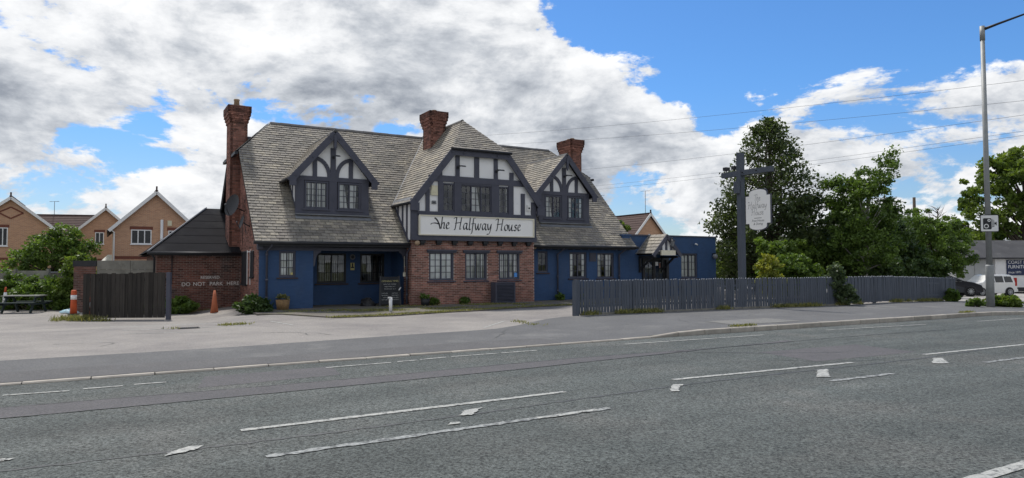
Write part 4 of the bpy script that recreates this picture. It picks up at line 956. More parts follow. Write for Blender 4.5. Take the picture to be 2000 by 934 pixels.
q = MB(); q.lathe([(.06, 0), (.13, .26), (.14, .27)], (0, 0, 0), 6, sm=False); q.obj('glass_body', lead, t)
q = MB(); q.lathe([(.18, .27), (.1, .36), (.05, .38), (.03, .46), (.0, .48)], (0, 0, 0), 6, sm=False); q.tube([(0, .2, .42), (0, 0, .42)], .02, 6); q.obj('cap', black, t)
t = thing('tv_aerial', 'thin rooftop television aerial behind the bay ridge', 'aerial', W(11.5, 5.4, 8.5), YAW)
q = MB(); q.tube([(0, 0, -.1), (0, 0, 1.0)], .02, 5); q.tube([(-.5, 0, .75), (.4, 0, .8)], .012, 5)
for i in range(6): q.tube([(-.4 + i * .15, -.2, .77), (-.4 + i * .15, .2, .77)], .008, 4)
q.obj('mast', lead, t)
t = thing('pull_cord', 'pale cord with a toggle hanging at the porch edge', 'cord', W(6.0, -.12, 1.35), YAW); q = MB(); q.tube([(0, 0, .1), (0, 0, .8)], .012, 5); q.box(-.05, .05, -.03, .03, -.08, .1); q.obj('cord', cream, t)

# ------------------------------------------------------------------ outbuilding against the gable
ann = thing('outbuilding', 'low brown brick outbuilding with dark felt hipped roof against the gable end', 'outbuilding', W(0, 0, 0), YAW)
zb = -.3
wall('front_wall', (0, 4.22, 0), (1, 0, 0), -3.3, -.02, zb, 2.4, [], dark_brick, old_mortar, solo=300, parent=ann, proud=.009, key='annex')
wall('side_wall', (-3.3, 4.22, 0), (0, -1, 0), -9, 0, zb, 2.4, [], dark_brick, old_mortar, parent=ann, proud=.009)
q = MB(); fe = [(-3.65, 4.0, 2.36), (.0, 4.0, 2.36), (.0, 9.6, 4.68), (-.85, 9.6, 4.68)]; q.poly(fe); q.poly([(-3.65, 15, 2.36), (-3.65, 4.0, 2.36), (-.85, 9.6, 4.68)]); q.poly([(0, 15, 2.36), (-3.65, 15, 2.36), (-.85, 9.6, 4.68), (0, 9.6, 4.68)])
q.poly([(-3.65, 4.0, 2.28), (-3.65, 15, 2.28), (0, 15, 2.28), (0, 4.0, 2.28)]); q.obj('felt_roof', felt, ann)
for i in range(1, 6):
    t_ = i / 6; q = MB(); a = Vector((-3.65 + 2.8 * t_, 4.0 + 5.6 * t_, 2.36 + 2.32 * t_ + .012)); b = Vector((0, a.y, a.z)); q.poly([a, b, b + Vector((0, .1, .045)), a + Vector((.05, .1, .045))]); q.poly([b, a, a - Vector((0, 0, .02)), b - Vector((0, 0, .02))]); q.obj('felt_lap', felt, ann)
q = MB(); q.bar((-3.66, 3.97, 2.38), (-.86, 9.58, 4.7), .12, .05, (-.5, 0, 1)); q.obj('hip_capping', lead, ann)
q = MB(); q.box(-3.6, 0, 4.0, 4.06, 2.2, 2.33); q.tube([(-3.7, 3.95, 2.3), (-.02, 3.95, 2.3)], .06, 8); q.tube([(-3.55, 3.97, 2.28), (-3.42, 4.15, 2.1), (-3.42, 4.15, 0)], .04, 8); q.obj('gutter', black, ann)
q = MB(); q.tube([(-2.75, 4.18, 2.2), (-2.75, 4.18, 1.0)], .02, 6); q.obj('conduit', black, ann)
chalk = pm('wall_paint_lettering', (0.8, 0.78, 0.74), (0.6, 0.56, 0.52), 22, .9)
textobj('painted_word', 'RESERVED', .17, chalk, ann, basis((-1.25, 4.205, 1.2), (1, 0, .02), (0, 0, 1)))
for wd, ux in (('DO', -2.2), ('NOT', -1.68), ('PARK', -1.0), ('HERE', -.32)): textobj('painted_word', wd, .225, chalk, ann, basis((ux, 4.205, .92 + .01 * ux), (1, 0, .01), (0, 0, 1)))

# ------------------------------------------------------------------ gate, yard walls
oldwood = pm('tarred_boards', (0.05, 0.044, 0.038), (0.026, 0.023, 0.021), 3, .85, .4, 30, tint=.6, stretch=(4, 4, .4))
gt = thing('timber_gate', 'tall gate of dark tarred vertical boards beside the outbuilding', 'gate', (-15.85, 25.4, -.2), math.atan2(.05, 3.1))
x = 0.0; i = 0
while x < 3.0:
    w = random.uniform(.13, .17); h = 1.66 + random.uniform(-.02, .02) + .02 * x; q = MB(); y = random.uniform(-.012, .006); q.box(0, w - .012, y - .022, y, .04, h, random.uniform(.5, 1.6)); q.obj('board', oldwood, gt, (x, 0, 0)); x += w; i += 1
for xx in (.42, 1.52): q = MB(); q.box(-.025, .025, -.06, -.024, .1, 1.62, 2.4); q.obj('batten', oldwood, gt, (xx, 0, 0))
for zz in (.3, 1.4): q = MB(); q.box(0, 3.05, .0, .05, zz, zz + .1); q.obj('rail', oldwood, gt)
q = MB(); q.box(3.06, 3.2, -.06, .08, -.1, 1.72); q.obj('gate_post', trim, gt)
conc = pm('weathered_concrete', (0.24, 0.23, 0.2), (0.15, 0.145, 0.125), 2.5, .9, .3, 40, tint=.3, c3=(.1, .1, .08), s3=1.2)
lw = thing('concrete_topped_wall', 'brown brick yard wall capped with a long grey concrete beam behind the gate', 'wall', (-18.9, 29.6, 0), 0)
wall('brick_pier', (0, 0, 0), (1, 0, 0), 0, .95, -.3, 1.75, [], dark_brick, old_mortar, parent=lw, proud=.009); wall('brick_pier', (0, 0, 0), (0, -1, 0), -.25, 0, -.3, 1.75, [], dark_brick, old_mortar, parent=lw, proud=.009)
q = MB(); q.box(-.03, .98, -.03, .28, 1.75, 2.0, .6); q.obj('pier_cap', black, lw)
for k in range(2): q = MB(); q.box(.99 + k * 1.45, 2.42 + k * 1.45, 0, .12, 1.62, 2.0); q.obj('concrete_panel', conc, lw); q = MB(); q.box(.99 + k * 1.45, 2.42 + k * 1.45, .02, .1, -.3, 1.615); q.obj('concrete_panel', conc, lw)
pf = thing('concrete_panel_fence', 'grey concrete panel fence with slot posts at the edge of the yard', 'fence', (-27.4, 33.6, -.3), math.atan2(-.8, 4))
for k in range(3):
    for r in range(5): q = MB(); q.box(.06, 1.79, -.02, .03, 0, .36, random.uniform(.6, 1.4)); q.obj('concrete_panel', conc, pf, (k * 1.85, random.uniform(-.01, .01), r * .375))
    q = MB(); q.box(-.06, .06, -.06, .06, 0, 1.95); q.obj('post', conc, pf, (k * 1.85, 0, 0))
q = MB(); q.box(-.06, .06, -.06, .06, 0, 1.95); q.obj('post', conc, pf, (5.55, 0, 0))
wood_m = pm('grey_fence_boards', (0.11, 0.1, 0.085), (0.075, 0.07, 0.06), 3, .9, .3, 30, tint=.4, stretch=(4, 4, .5))
bf_ = thing('board_fence', 'low weathered board fence with a pale top rail below the garden tree', 'fence', (-30.5, 39.0, -.35), 0)
for k in range(62): q = MB(); q.box(0, .135, 0, .02, 0, 1.75, random.uniform(.5, 1.5)); q.obj('board', wood_m, bf_, (k * .145, 0, 0))
q = MB(); q.box(0, 9, -.03, .04, 1.76, 1.83); q.obj('top_rail', lead, bf_)

# ------------------------------------------------------------------ picket fence along the pavement
fence_m = pm('fence_paint', (0.086, 0.1, 0.125), (0.068, 0.079, 0.1), 2.5, .65, .2, 30, tint=.3, c3=(.12, .13, .14), s3=5, lo3=.66, hi3=.8, stretch=(3, 3, .7))
def fline(u): return -9.0 - .3 * sstep(9, 15, u) - .7 * sstep(15, 21, u) + .9 * sstep(23, 32, u)
pkm = []
pt = pm('worn_picket_top', (0.5, 0.52, 0.55), (0.2, 0.22, 0.26), 20, .8)
for i in range(8):
    q = MB(); w = .1; h = 1.15 + random.uniform(-.012, .012); tt = random.uniform(.6, 1.4); y0, y1 = -.022, 0
    pr = [(-w / 2, 0), (w / 2, 0), (w / 2, h - .035), (w * .22, h), (-w * .22, h), (-w / 2, h - .035)]
    a = [(x, y0, z) for x, z in pr]; b = [(x, y1, z) for x, z in pr]; q.poly(a, tt); q.poly(b[::-1], tt)
    for k in range(6): j = (k + 1) % 6; q.poly([a[j], a[k], b[k], b[j]], tt, 1 if k in (2, 3, 4) else 0)
    pkm.append(q.data('picket', [fence_m, pt]))
def fence(u0, u1, label, lean=None):
    P = W(u0, fline(u0)); t = thing('picket_fence', label, 'fence', (0, 0, 0), 0, 'grey picket fences along the pavement')
    def FP(u, z): p = W(u, fline(u)); p.z = G(u, fline(u)) + .02 + z; return p
    u = u0 + .1
    while u < u1:
        o = link('picket', random.choice(pkm), t, FP(u, .05 + random.uniform(-.012, .012))); dv = FP(u + .05, 0) - FP(u - .05, 0)
        o.rotation_euler = (random.gauss(0, .008), random.gauss(0, .01) + (lean(u) if lean else 0), math.atan2(dv.y, dv.x)); u += .124 + random.uniform(-.006, .006)
    off = Vector((-SU, CU, 0))
    for z in (.3, .9):
        uu = u0
        while uu < u1 - .1:
            e = min(u1, uu + 2.4); q = MB(); q.bar(FP(uu, z) + off * .03, FP(e - .01, z) + off * .03, .05, .08); q.obj('rail', fence_m, t); uu = e
    uu = u0
    while uu <= u1 + .01:
        q = MB(); q.box(-.055, .055, .06, .17, -.15, 1.16); o = q.obj('fence_post', fence_m, t, FP(uu, 0), YAW); uu += 2.4
    return t
f1 = fence(8.75, 21.9, 'long grey picket fence running from the car park entrance past the sign post', lambda u: .05 * math.exp(-((u - 16.3) / .5) ** 2))
f2 = fence(22.2, 32.9, 'shorter grey picket fence ending near the parked cars')
q = MB(); p = W(8.72, -9.02); q.box(-.07, .07, -.09, .07, -.1, 1.22); q.obj('end_post', fence_m, f1, (p.x, p.y, .02), YAW)
q = MB(); uu = 9.0
kk = MB()
for i in range(30): kk.bar(W(8.9 + i * .42, fline(8.9 + i * .42) - .02, .045), W(9.3 + i * .42, fline(9.3 + i * .42) - .02, .045), .06, .07)
kk.obj('gravel_board', conc, f1)
t = thing('marker_post', 'small black and white post at the gap between the two picket fences', 'post', W(22.05, fline(22.05) - .03, G(22, -10)), YAW)
q = MB()
for i in range(5): q.box(-.05, .05, -.05, .05, i * .16, (i + 1) * .16, 1, i % 2)
q.obj('post', [white, black], t)

# ------------------------------------------------------------------ pub sign on its post
sp = thing('sign_post', 'tall grey timber post with a crossbeam behind the picket fence', 'sign post', W(17.55, -8.5, G(17.5, -8.5)), YAW)
q = MB(); q.box(-.12, .12, -.11, .11, -.2, 6.4); q.obj('post', fence_m, sp)
q = MB(); q.box(-.1, .1, -1.6, .95, 5.44, 5.65); q.obj('crossbeam', fence_m, sp)
for y in (-.9, -.2): q = MB(); q.lathe([(.03, -.03), (.03, .0)], (-.13, y, 5.55), 8, axis='x'); q.obj('bolt', black, sp)
q = MB(); q.box(-.3, -.15, -.1, .12, 4.7, 5.2); q.obj('junction_box', fence_m, sp)
q = MB(); q.tube([(-.16, -.4, 5.35), (-.2, -1.5, 5.35)], .02, 6); q.obj('iron_rod', black, sp)
for y in (.3, .75): 
    t = thing('spot_lamp', 'small black spotlight on the back end of the crossbeam' if y > .5 else 'small black spotlight on the crossbeam next to the post', 'spotlight', W(17.55, -8.5, 5.68 + G(17.5, -8.5)), YAW, 'spotlights on the sign post')
    q = MB(); q.box(-.12, .12, y - .09, y + .09, .06, .2); q.obj('lamp_head', black, t); q = MB(); q.tube([(0, y, -.02), (0, y, .1)], .02, 6); q.obj('stem', black, t)
hs_ = thing('hanging_sign', 'white shaped pub sign with handwritten style lettering hanging from the crossbeam', 'sign', W(17.55, -9.38, 3.97 + G(17.5, -8.5)), YAW)
def shape(sc_=1.0):
    P = []; w, h = .6 * sc_, .56 * sc_
    top = [(w, h), (w * .72, h), (w * .70, h + .12)] + [(w * .70 * math.cos(a), h + .12 + .14 * math.sin(a)) for a in np.linspace(.2, math.pi - .2, 9)] + [(-w * .70, h + .12), (-w * .72, h), (-w, h)]
    bot = [(-x, -z) for x, z in top]
    return top + bot
# plane u = const: local x = 0, sign width along -y (towards the road), facing -x
q = MB(); q.prism([(.03, -x, z) for x, z in shape(1.06)], (-.05, 0, 0)); q.obj('rim', trim, hs_)
q = MB(); q.prism([(-.021, -x, z) for x, z in shape()], (-.012, 0, 0)); q.obj('board', board, hs_)
q = MB()
grey_ink = pm('grey_lettering', (0.12, 0.12, 0.125), None, rough=.6)
for s, zz, h in (('The', .36, .26), ('Halfway', .06, .28), ('House', -.22, .26)):
    GLT = dict(GL); T0 = GL['T']; GL['T'] = ([[(-.1, .9), (.5, .95)], [(.22, .92), (.14, .0)]], .42)
    wx = script(MB(), s, 0, 0, h, lambda x, z, o: (0, 0, 0), spc=1.05); script(q, s, -wx / 2, zz, h, lambda x, z, o: (-.035 - o, -x, z), nib=.03, ang=45, thin=.024, spc=1.05); GL['T'] = T0
q.obj('lettering', grey_ink, hs_)
q = MB(); q.box(-.037, -.034, -.18, .18, -.355, -.335); q.obj('rule', grey_ink, hs_)
textobj('small_lettering', 'Free House', .13, grey_ink, hs_, basis((-.036, 0, -.49), (0, -1, 0), (0, 0, 1)), shear=.2)
textobj('small_lettering', '& Dining', .13, grey_ink, hs_, basis((-.036, 0, -.62), (0, -1, 0), (0, 0, 1)), shear=.2)
q = MB(); q.tube([(0, -.4, .8), (0, -.4, 1.46)], .012, 5); q.tube([(0, .4, .8), (0, .4, 1.46)], .012, 5); q.obj('hanger', black, hs_)
# ------------------------------------------------------------------ street lamp with speed camera sign
galv = pm('galvanised_steel', (0.33, 0.34, 0.34), (0.25, 0.26, 0.26), 3, .6, .1, 40, metal=.3)
lp_u, lp_d = 26.95, -13.45
lz = G(lp_u, lp_d)
sl = thing('street_lamp', 'tall galvanised street lamp column at the kerb with its arm reaching over the road', 'street lamp', W(lp_u, lp_d, lz), YAW)
q = MB(); q.tube([(0, 0, -.1), (0, 0, 1.75), (0, 0, 1.8)], [.155, .155, .14], 16); q.obj('base_compartment', galv, sl)
q = MB(); q.tube([(0, 0, 1.78), (0, 0, 11.4)], [.115, .085], 16); q.obj('column', galv, sl)
q = MB(); q.tube([(0, 0, 11.38), (0, 0, 12.0)], .1, 12); q.obj('collar', galv, sl)
q = MB(); q.tube([(0, 0, 11.85), (.25, -.5, 12.0), (.9, -1.6, 12.35), (1.3, -2.4, 12.5)], [.07, .05, .035, .03], 8); q.obj('arm', black, sl)
q = MB(); q.mesh8([(1.2, -2.4, 12.45), (1.4, -2.4, 12.45), (1.65, -3.1, 12.5), (1.4, -3.15, 12.5), (1.22, -2.4, 12.57), (1.38, -2.4, 12.57), (1.6, -3.1, 12.6), (1.42, -3.13, 12.6)]); q.obj('lantern', galv, sl)
cs = thing('speed_camera_sign', 'square white sign with a black camera symbol on the street lamp column', 'road sign', W(lp_u, lp_d, lz + 3.55) + Vector((-.03, -.13, 0)), rad(-8))
def rrect(w, h, r, n=5): return [(sx * (w - r) + r * math.cos(a), sz * (h - r) + r * math.sin(a)) for sx, sz, a0 in ((1, 1, 0), (-1, 1, 90), (-1, -1, 180), (1, -1, 270)) for a in np.linspace(rad(a0), rad(a0 + 90), n)]
q = MB(); q.prism([(x, 0, z) for x, z in rrect(.36, .36, .05)], (0, .02, 0)); q.obj('border', black, cs)
q = MB(); q.prism([(x, -.004, z) for x, z in rrect(.335, .335, .04)], (0, .006, 0)); q.obj('plate', white, cs)
q = MB(); q.poly([(x - .09, -.008, z - .02) for x, z in rrect(.165, .235, .05)]); q.poly([(.24, -.008, -.09), (.27, -.008, -.09), (.27, -.008, .06), (.24, -.008, .06)]); q.poly([(.19, -.008, -.05), (.245, -.008, -.05), (.245, -.008, .03), (.19, -.008, .03)])
for i in range(3): x = .095 + i * .035; h0 = .19 - i * .03; q.poly([(x, -.008, -.15 + .0 * i), (x + .014, -.008, -.15), (x + .014, -.008, h0 - .02), (x, -.008, h0)])
q.poly([(.075, -.008, -.17), (.18, -.008, -.15), (.18, -.008, -.13), (.075, -.008, -.15)]); q.obj('camera_symbol', black, cs)
q = MB(); ring = lambda cx, cz, r, y: [(cx + r * math.cos(a), y, cz + r * math.sin(a)) for a in np.linspace(0, 2 * math.pi, 21)[:-1]]
q.poly(ring(-.13, -.12, .095, -.010)); q.poly(ring(-.02, .12, .062, -.010)); q.poly(ring(-.13, -.12, .06, -.012), mi=1); q.poly(ring(-.02, .12, .028, -.012), mi=1); q.obj('lens_symbol', [white, black], cs)
q = MB(); q.box(-.12, .12, .02, .16, -.02, .02); q.obj('clamp', galv, cs)

# ------------------------------------------------------------------ foliage
def leafmesh(name, P, size, tint, mat, parent, up=0.3, elong=1.7):
    n = len(P); P = np.asarray(P, float); size = np.broadcast_to(size, (n,))
    a = rng.normal(size=(n, 3)); a[:, 2] -= 0.15; a /= np.linalg.norm(a, axis=1)[:, None]
    nr = rng.normal(size=(n, 3)); nr[:, 2] += up * 3; b = np.cross(nr, a); b /= np.linalg.norm(b, axis=1)[:, None] + 1e-9
    s = (size * rng.uniform(.6, 1.3, n))[:, None]
    V = np.empty((n, 4, 3)); V[:, 0] = P - a * s * elong / 2; V[:, 1] = P + b * s / 2; V[:, 2] = P + a * s * elong / 2; V[:, 3] = P - b * s / 2
    me = bpy.data.meshes.new(name); me.vertices.add(n * 4); me.vertices.foreach_set('co', V.reshape(-1).astype(np.float32))
    me.loops.add(n * 4); me.loops.foreach_set('vertex_index', np.arange(n * 4, dtype=np.int32)); me.polygons.add(n); me.polygons.foreach_set('loop_start', np.arange(0, n * 4, 4, dtype=np.int32))
    t = me.attributes.new('tint', 'FLOAT', 'FACE'); t.data.foreach_set('value', np.clip(tint, 0, 1).astype(np.float32)); me.materials.append(mat); me.update(calc_edges=True)
    return link(name, me, parent)
bark = pm('bark', (0.09, 0.07, 0.055), (0.055, 0.045, 0.036), 4, .95, .5, 25, stretch=(3, 3, .6))
birch_bark = pm('birch_bark', (0.42, 0.4, 0.37), (0.2, 0.18, 0.17), 5, .85, .3, 25, stretch=(1, 1, 3))
L_green = leafmat('leaf_green', (0.04, 0.075, 0.016), (0.16, 0.25, 0.048))
L_dark = leafmat('leaf_dark', (0.02, 0.042, 0.012), (0.085, 0.14, 0.034), .3)
L_con = leafmat('leaf_conifer', (0.026, 0.045, 0.017), (0.11, 0.15, 0.048), .3)
L_yel = leafmat('leaf_yellow', (0.1, 0.13, 0.02), (0.36, 0.36, 0.05), .3)
L_hedge = leafmat('leaf_hedge', (0.045, 0.085, 0.016), (0.18, 0.27, 0.05), .35)
L_lime = leafmat('leaf_lime', (0.05, 0.09, 0.018), (0.19, 0.26, 0.05), .4)
L_grass = leafmat('leaf_grass', (0.08, 0.1, 0.028), (0.3, 0.28, 0.11), .3)
def lumps(base, blobs, n_cl, cl_r, per, hollow=.45):
    """cluster centres spread through ellipsoids; each cluster a small cloud of leaves"""
    cs_ = []; vols = np.array([b[3] * b[4] * b[5] for b in blobs]) ** .8; vols /= vols.sum()
    for b, v in zip(blobs, vols):
        k = max(3, int(n_cl * v)); d = rng.normal(size=(k, 3)); d /= np.linalg.norm(d, axis=1)[:, None]; r = (hollow + (1 - hollow) * rng.random(k) ** .6)[:, None]
        cs_.append(np.array(b[:3]) + d * r * np.array(b[3:6]))
    return np.concatenate(cs_) + np.array(base)
def cluster_leaves(C_, cl_r, per, sun_dir=None):
    k = len(C_); P = np.repeat(C_, per, 0); R = np.repeat(cl_r * rng.uniform(.6, 1.3, k), per)
    d = rng.normal(size=P.shape); d /= np.linalg.norm(d, axis=1)[:, None]; P = P + d * (R * rng.random(len(P)) ** .5)[:, None] * np.array([1, 1, .7])
    ct = np.repeat(rng.normal(.45, .17, k), per); t = ct + rng.normal(0, .14, len(P)); return P, t
def limb(mb, p0, p1, r0, r1, sag=.1, n=5):
    p0, p1 = Vector(p0), Vector(p1); pts = []; o = Vector(rng.normal(size=3)) * (p1 - p0).length * .06
    for i in range(n + 1): t = i / n; pts.append(p0.lerp(p1, t) + o * math.sin(math.pi * t) + Vector((0, 0, (p1 - p0).length * sag * math.sin(math.pi * t))))
    mb.tube(pts, [r0 + (r1 - r0) * i / n for i in range(n + 1)], 6)
def tree(name, label, base, th, tr, blobs, n_cl, cl_r, per, leaf, mat, bk=None, limbs=26, group=None, lean=(0, 0), hollow=.45, cat='tree'):
    base = Vector(base); t = thing(name, label, cat, base, 0, group); mb = MB()
    top = Vector((lean[0], lean[1], th)); pts = [Vector((0, 0, -.2)), Vector((lean[0] * .2 + .03, lean[1] * .2, th * .3)), Vector((lean[0] * .55, lean[1] * .55, th * .65)), top]
    mb.tube(pts, [tr * 1.25, tr, tr * .7, tr * .3], 10)
    C_ = lumps((0, 0, 0), blobs, n_cl, cl_r, per, hollow)
    for i in rng.choice(len(C_), min(limbs, len(C_)), replace=False):
        c = Vector(C_[i]); f = min(.95, max(.25, (c.z - .25 * (c.xy.length)) / th * .7)); j = f * 3; a = int(min(2, j)); p = pts[a].lerp(pts[a + 1], min(1, j - a)); limb(mb, p, c, tr * .38 * (1.1 - f * .6), .012)
    mb.obj('trunk', bk or bark, t)
    P, tt = cluster_leaves(C_, cl_r, per); zz = P[:, 2]; tt = tt + .12 * (zz - zz.mean()) / (zz.std() + 1e-6) * 0
    leafmesh('crown', P, leaf, tt, mat, t); return t
def bush(name, label, base, blobs, n_cl, cl_r, per, leaf, mat, cat='bush', group=None, stems=7):
    t = thing(name, label, cat, base, 0, group); C_ = lumps((0, 0, 0), blobs, n_cl, cl_r, per, .3); C_[:, 2] = np.maximum(C_[:, 2], .05); mb = MB()
    for i in rng.choice(len(C_), min(stems, len(C_)), replace=False): limb(mb, (C_[i][0] * .3, C_[i][1] * .3, -.05), C_[i], .02, .006, .05, 3)
    mb.obj('stems', bark, t, kind='stuff'); P, tt = cluster_leaves(C_, cl_r, per); P[:, 2] = np.maximum(P[:, 2], .02); leafmesh('leaves', P, leaf, tt, mat, t); return t
def gb(x, y, dz=0): return (x, y, GW(x, y) + dz)
def conifer(label, base, H, R, mat, n_br=300, bare=.5):
    t = thing('conifer_tree', label, 'conifer', base); mb = MB(); mb.tube([(0, 0, -.2), (.05, 0, H * .4), (.1, .05, H * .97)], [.3, .2, .02], 10); PP = []; TT = []
    for k in range(3): a = k * 2.1; mb.tube([(.1 * math.cos(a), .1 * math.sin(a), 1.0), (.7 * math.cos(a), .7 * math.sin(a), H * .45), (.8 * math.cos(a), .8 * math.sin(a), H * (.8 + .05 * k))], [.16, .1, .015], 7)
    for i in range(n_br):
        h = rng.random() ** .85; z = .6 + h * (H - .8); rr = R * (1 - h) ** .62 * (.75 + .35 * rng.random()); 
        if h < .25: rr *= .8 + h * .8
        a = rng.random() * 6.283; L = rr; up = .25 + .5 * h; e = Vector((math.cos(a) * L, math.sin(a) * L, L * up * .6)); o = Vector((0, 0, z)); 
        n = 6; pts = [o + e * (j / n) + Vector((0, 0, -.10 * L * math.sin(math.pi * j / n))) for j in range(n + 1)]; mb.tube(pts, [.035 * (1 - h * .6) * (1 - j / (n + 1)) + .004 for j in range(n + 1)], 5, cap=False)
        m = int((130 if h < bare else 46) * (.4 + L / R)); f = .3 + .7 * rng.random(m) ** .7 if h < bare else .25 + .75 * rng.random(m) ** .6
        base_p = np.array(o)[None] + np.array(e)[None] * f[:, None]; sp = rng.normal(size=(m, 3)) * np.array([.2, .2, .15]) * (1.1 if h < bare else .85); sp[:, 2] -= np.abs(rng.normal(size=m)) * .16
        PP.append(base_p + sp); TT.append(np.full(m, rng.normal(.45, .18)) + rng.normal(0, .12, m))
    mb.obj('trunk', bark, t); P = np.concatenate(PP); leafmesh('crown', P, .12, np.concatenate(TT), mat, t, elong=2.0); return t
conifer('tall dark conifer with a thin see-through top behind the hanging sign', gb(16.0, 42.5), 11.0, 4.7, L_con)
tree('birch_tree', 'birch with pale trunk and one long leaning top beyond the fence', gb(19.7, 38.5), 6.8, .13, [(0, 0, 4.7, 1.9, 1.7, 2.0), (-.9, .2, 5.9, 1.1, 1.0, 1.1), (.5, 0, 6.5, 1.0, .9, .9), (1.3, 0, 7.1, .75, .6, .75), (1.9, 0, 7.9, .45, .4, .7), (.2, .2, 2.8, 2.1, 1.8, 1.5)], 290, .42, 85, .1, L_green, birch_bark, 34, lean=(.5, 0))
tree('ash_tree', 'dark dense tree filling the gap behind the birch', gb(22.4, 43.5), 5.0, .2, [(0, 0, 3.4, 2.9, 2.0, 2.3), (-2.4, 0, 2.8, 2.2, 1.6, 2.0), (1.8, 0, 2.6, 2.0, 1.6, 1.8)], 300, .5, 80, .13, L_dark, limbs=20, hollow=.35)
tree('broad_tree', 'rounded mid green tree standing behind the black hatchback', gb(32.6, 53.5), 5.6, .24, [(0, 0, 4.0, 2.8, 2.3, 2.5), (-1.2, -.2, 5.2, 1.9, 1.7, 1.5), (1.6, 0, 3.2, 1.7, 1.7, 1.7), (.2, -.2, 2.0, 2.8, 1.8, 1.4)], 300, .45, 90, .12, L_green, limbs=20, hollow=.4)
tree('dark_tree', 'dark low tree under the conifer beside the hedge', gb(19.5, 45.5), 3.4, .2, [(-3.5, 0, 2.0, 3.5, 1.8, 1.9), (.5, 0, 2.3, 3.0, 1.8, 2.0)], 240, .55, 80, .14, L_dark, limbs=14, hollow=.3)
tree('shade_tree', 'large light green tree with bare forked limbs above the shop roof', gb(55.5, 74), 12.0, .4, [(0, 0, 12.2, 4.4, 3.4, 3.4), (-4.2, 0, 10.0, 2.8, 2.6, 2.8), (3.6, 0, 10.5, 3.0, 3.0, 3.6), (-2.4, 0, 13.2, 2.2, 2.2, 1.8), (-5.4, 0, 7.2, 2.4, 2.0, 2.2), (0, 0, 8.0, 3.4, 3, 2)], 250, .75, 75, .26, L_lime, limbs=60, hollow=.5)
tree('field_tree', 'mid green tree standing behind the shop near the bare branches', gb(47.0, 78), 6.0, .35, [(0, 0, 5.2, 4.0, 3, 3.0), (3.5, 0, 4.6, 3.6, 3, 2.6), (9, 0, 4.4, 5, 3, 2.4)], 260, .7, 70, .26, L_green, limbs=20)
t = thing('bare_tree', 'dead bare branches standing between the rounded tree and the large light green tree', 'tree', gb(43.3, 70)); mb = MB(); mb.tube([(0, 0, -.2), (.1, 0, 4.5), (.3, 0, 8.4)], [.18, .12, .03], 8)
for i in range(46): z = rng.uniform(3.5, 8.2); a = rng.random() * 6.28; L = rng.uniform(.6, 2.2) * (1.1 - z / 12); limb(mb, (.1 + z * .02, 0, z), (math.cos(a) * L, math.sin(a) * L, z + L * rng.uniform(.5, 1.2)), .04, .006, 0, 4)
mb.obj('trunk', bark, t)
# hedges and shrubs behind the fence
def hedge(name, label, u0, u1, d, h, mat, leaf, n, per=70):
    t = thing(name, label, 'hedge', W(u0, d, G(u0, d)), YAW); L = u1 - u0; C_ = np.stack([rng.uniform(0, L, n), rng.uniform(-.5, .5, n), h * rng.uniform(.05, 1, n) ** .7 + .12 * np.sin(rng.uniform(0, 6, n))], 1); mb = MB()
    for i in range(int(L)): limb(mb, (i + .3, 0, -.1), (i + .3 + rng.normal(0, .3), 0, h * .8), .04, .01)
    mb.obj('stems', bark, t, kind='stuff'); P, tt = cluster_leaves(C_, .32, per); leafmesh('leaves', P, leaf, tt, mat, t)
hedge('laurel_hedge', 'clipped green hedge beside the blue extension behind the fence', 25.8, 33.5, -2.9, 3.0, L_hedge, .13, 330)
hedge('laurel_hedge', 'dark green hedge running along behind the far picket fence', 31.0, 40.0, -4.8, 2.0, L_dark, .12, 260)
bush('golden_shrub', 'yellow leaved shrub just beside the sign post above the fence', W(21.6, -6.5, G(21, -6)), [(0, 0, 1.35, .62, .5, .85), (.2, 0, .8, .7, .5, .7)], 70, .22, 70, .09, L_yel)
bush('garden_shrub', 'fresh green shrub between the golden shrub and the conifer', W(23.6, -6.2, G(23, -6)), [(0, 0, 1.2, 1.6, .8, 1.0)], 110, .28, 70, .1, L_hedge)
bush('roadside_shrub', 'pale leafy shrub growing up through the gap in the picket fence', W(21.75, fline(21.7) - .12, G(21.7, -10)), [(-.2, 0, .9, .35, .25, .9), (.15, -.1, .45, .5, .3, .45), (-.2, 0, 1.5, .3, .25, .35)], 60, .2, 45, .09, leafmat('leaf_grey', (.035, .06, .03), (.14, .19, .09)))
bush('roadside_shrub', 'rounded dark shrub at the far end of the picket fence', W(32.0, fline(32.0) - .3, G(32.0, -9)), [(0, 0, .28, .45, .3, .36)], 34, .17, 55, .09, L_green)
bush('grass_clump', 'bright long grass clump at the foot of the street lamp', W(28.3, -13.3, G(28.3, -13.3)), [(0, 0, .2, .8, .4, .3)], 50, .22, 50, .1, L_lime, 'grass clump')
bush('grass_clump', 'small dark weed clump on the near side of the lamp base', W(26.2, -13.2, G(26.2, -13.2)), [(0, 0, .15, .3, .25, .2)], 22, .14, 45, .07, L_green, 'grass clump')
bush('roof_plant', 'leafy shrub rising behind the flat roof next to the entrance hood', W(20.8, 5.0, 3.0), [(0, 0, .8, 1.3, .7, .6), (.8, 0, 1.0, .8, .6, .6)], 60, .28, 70, .11, L_lime)
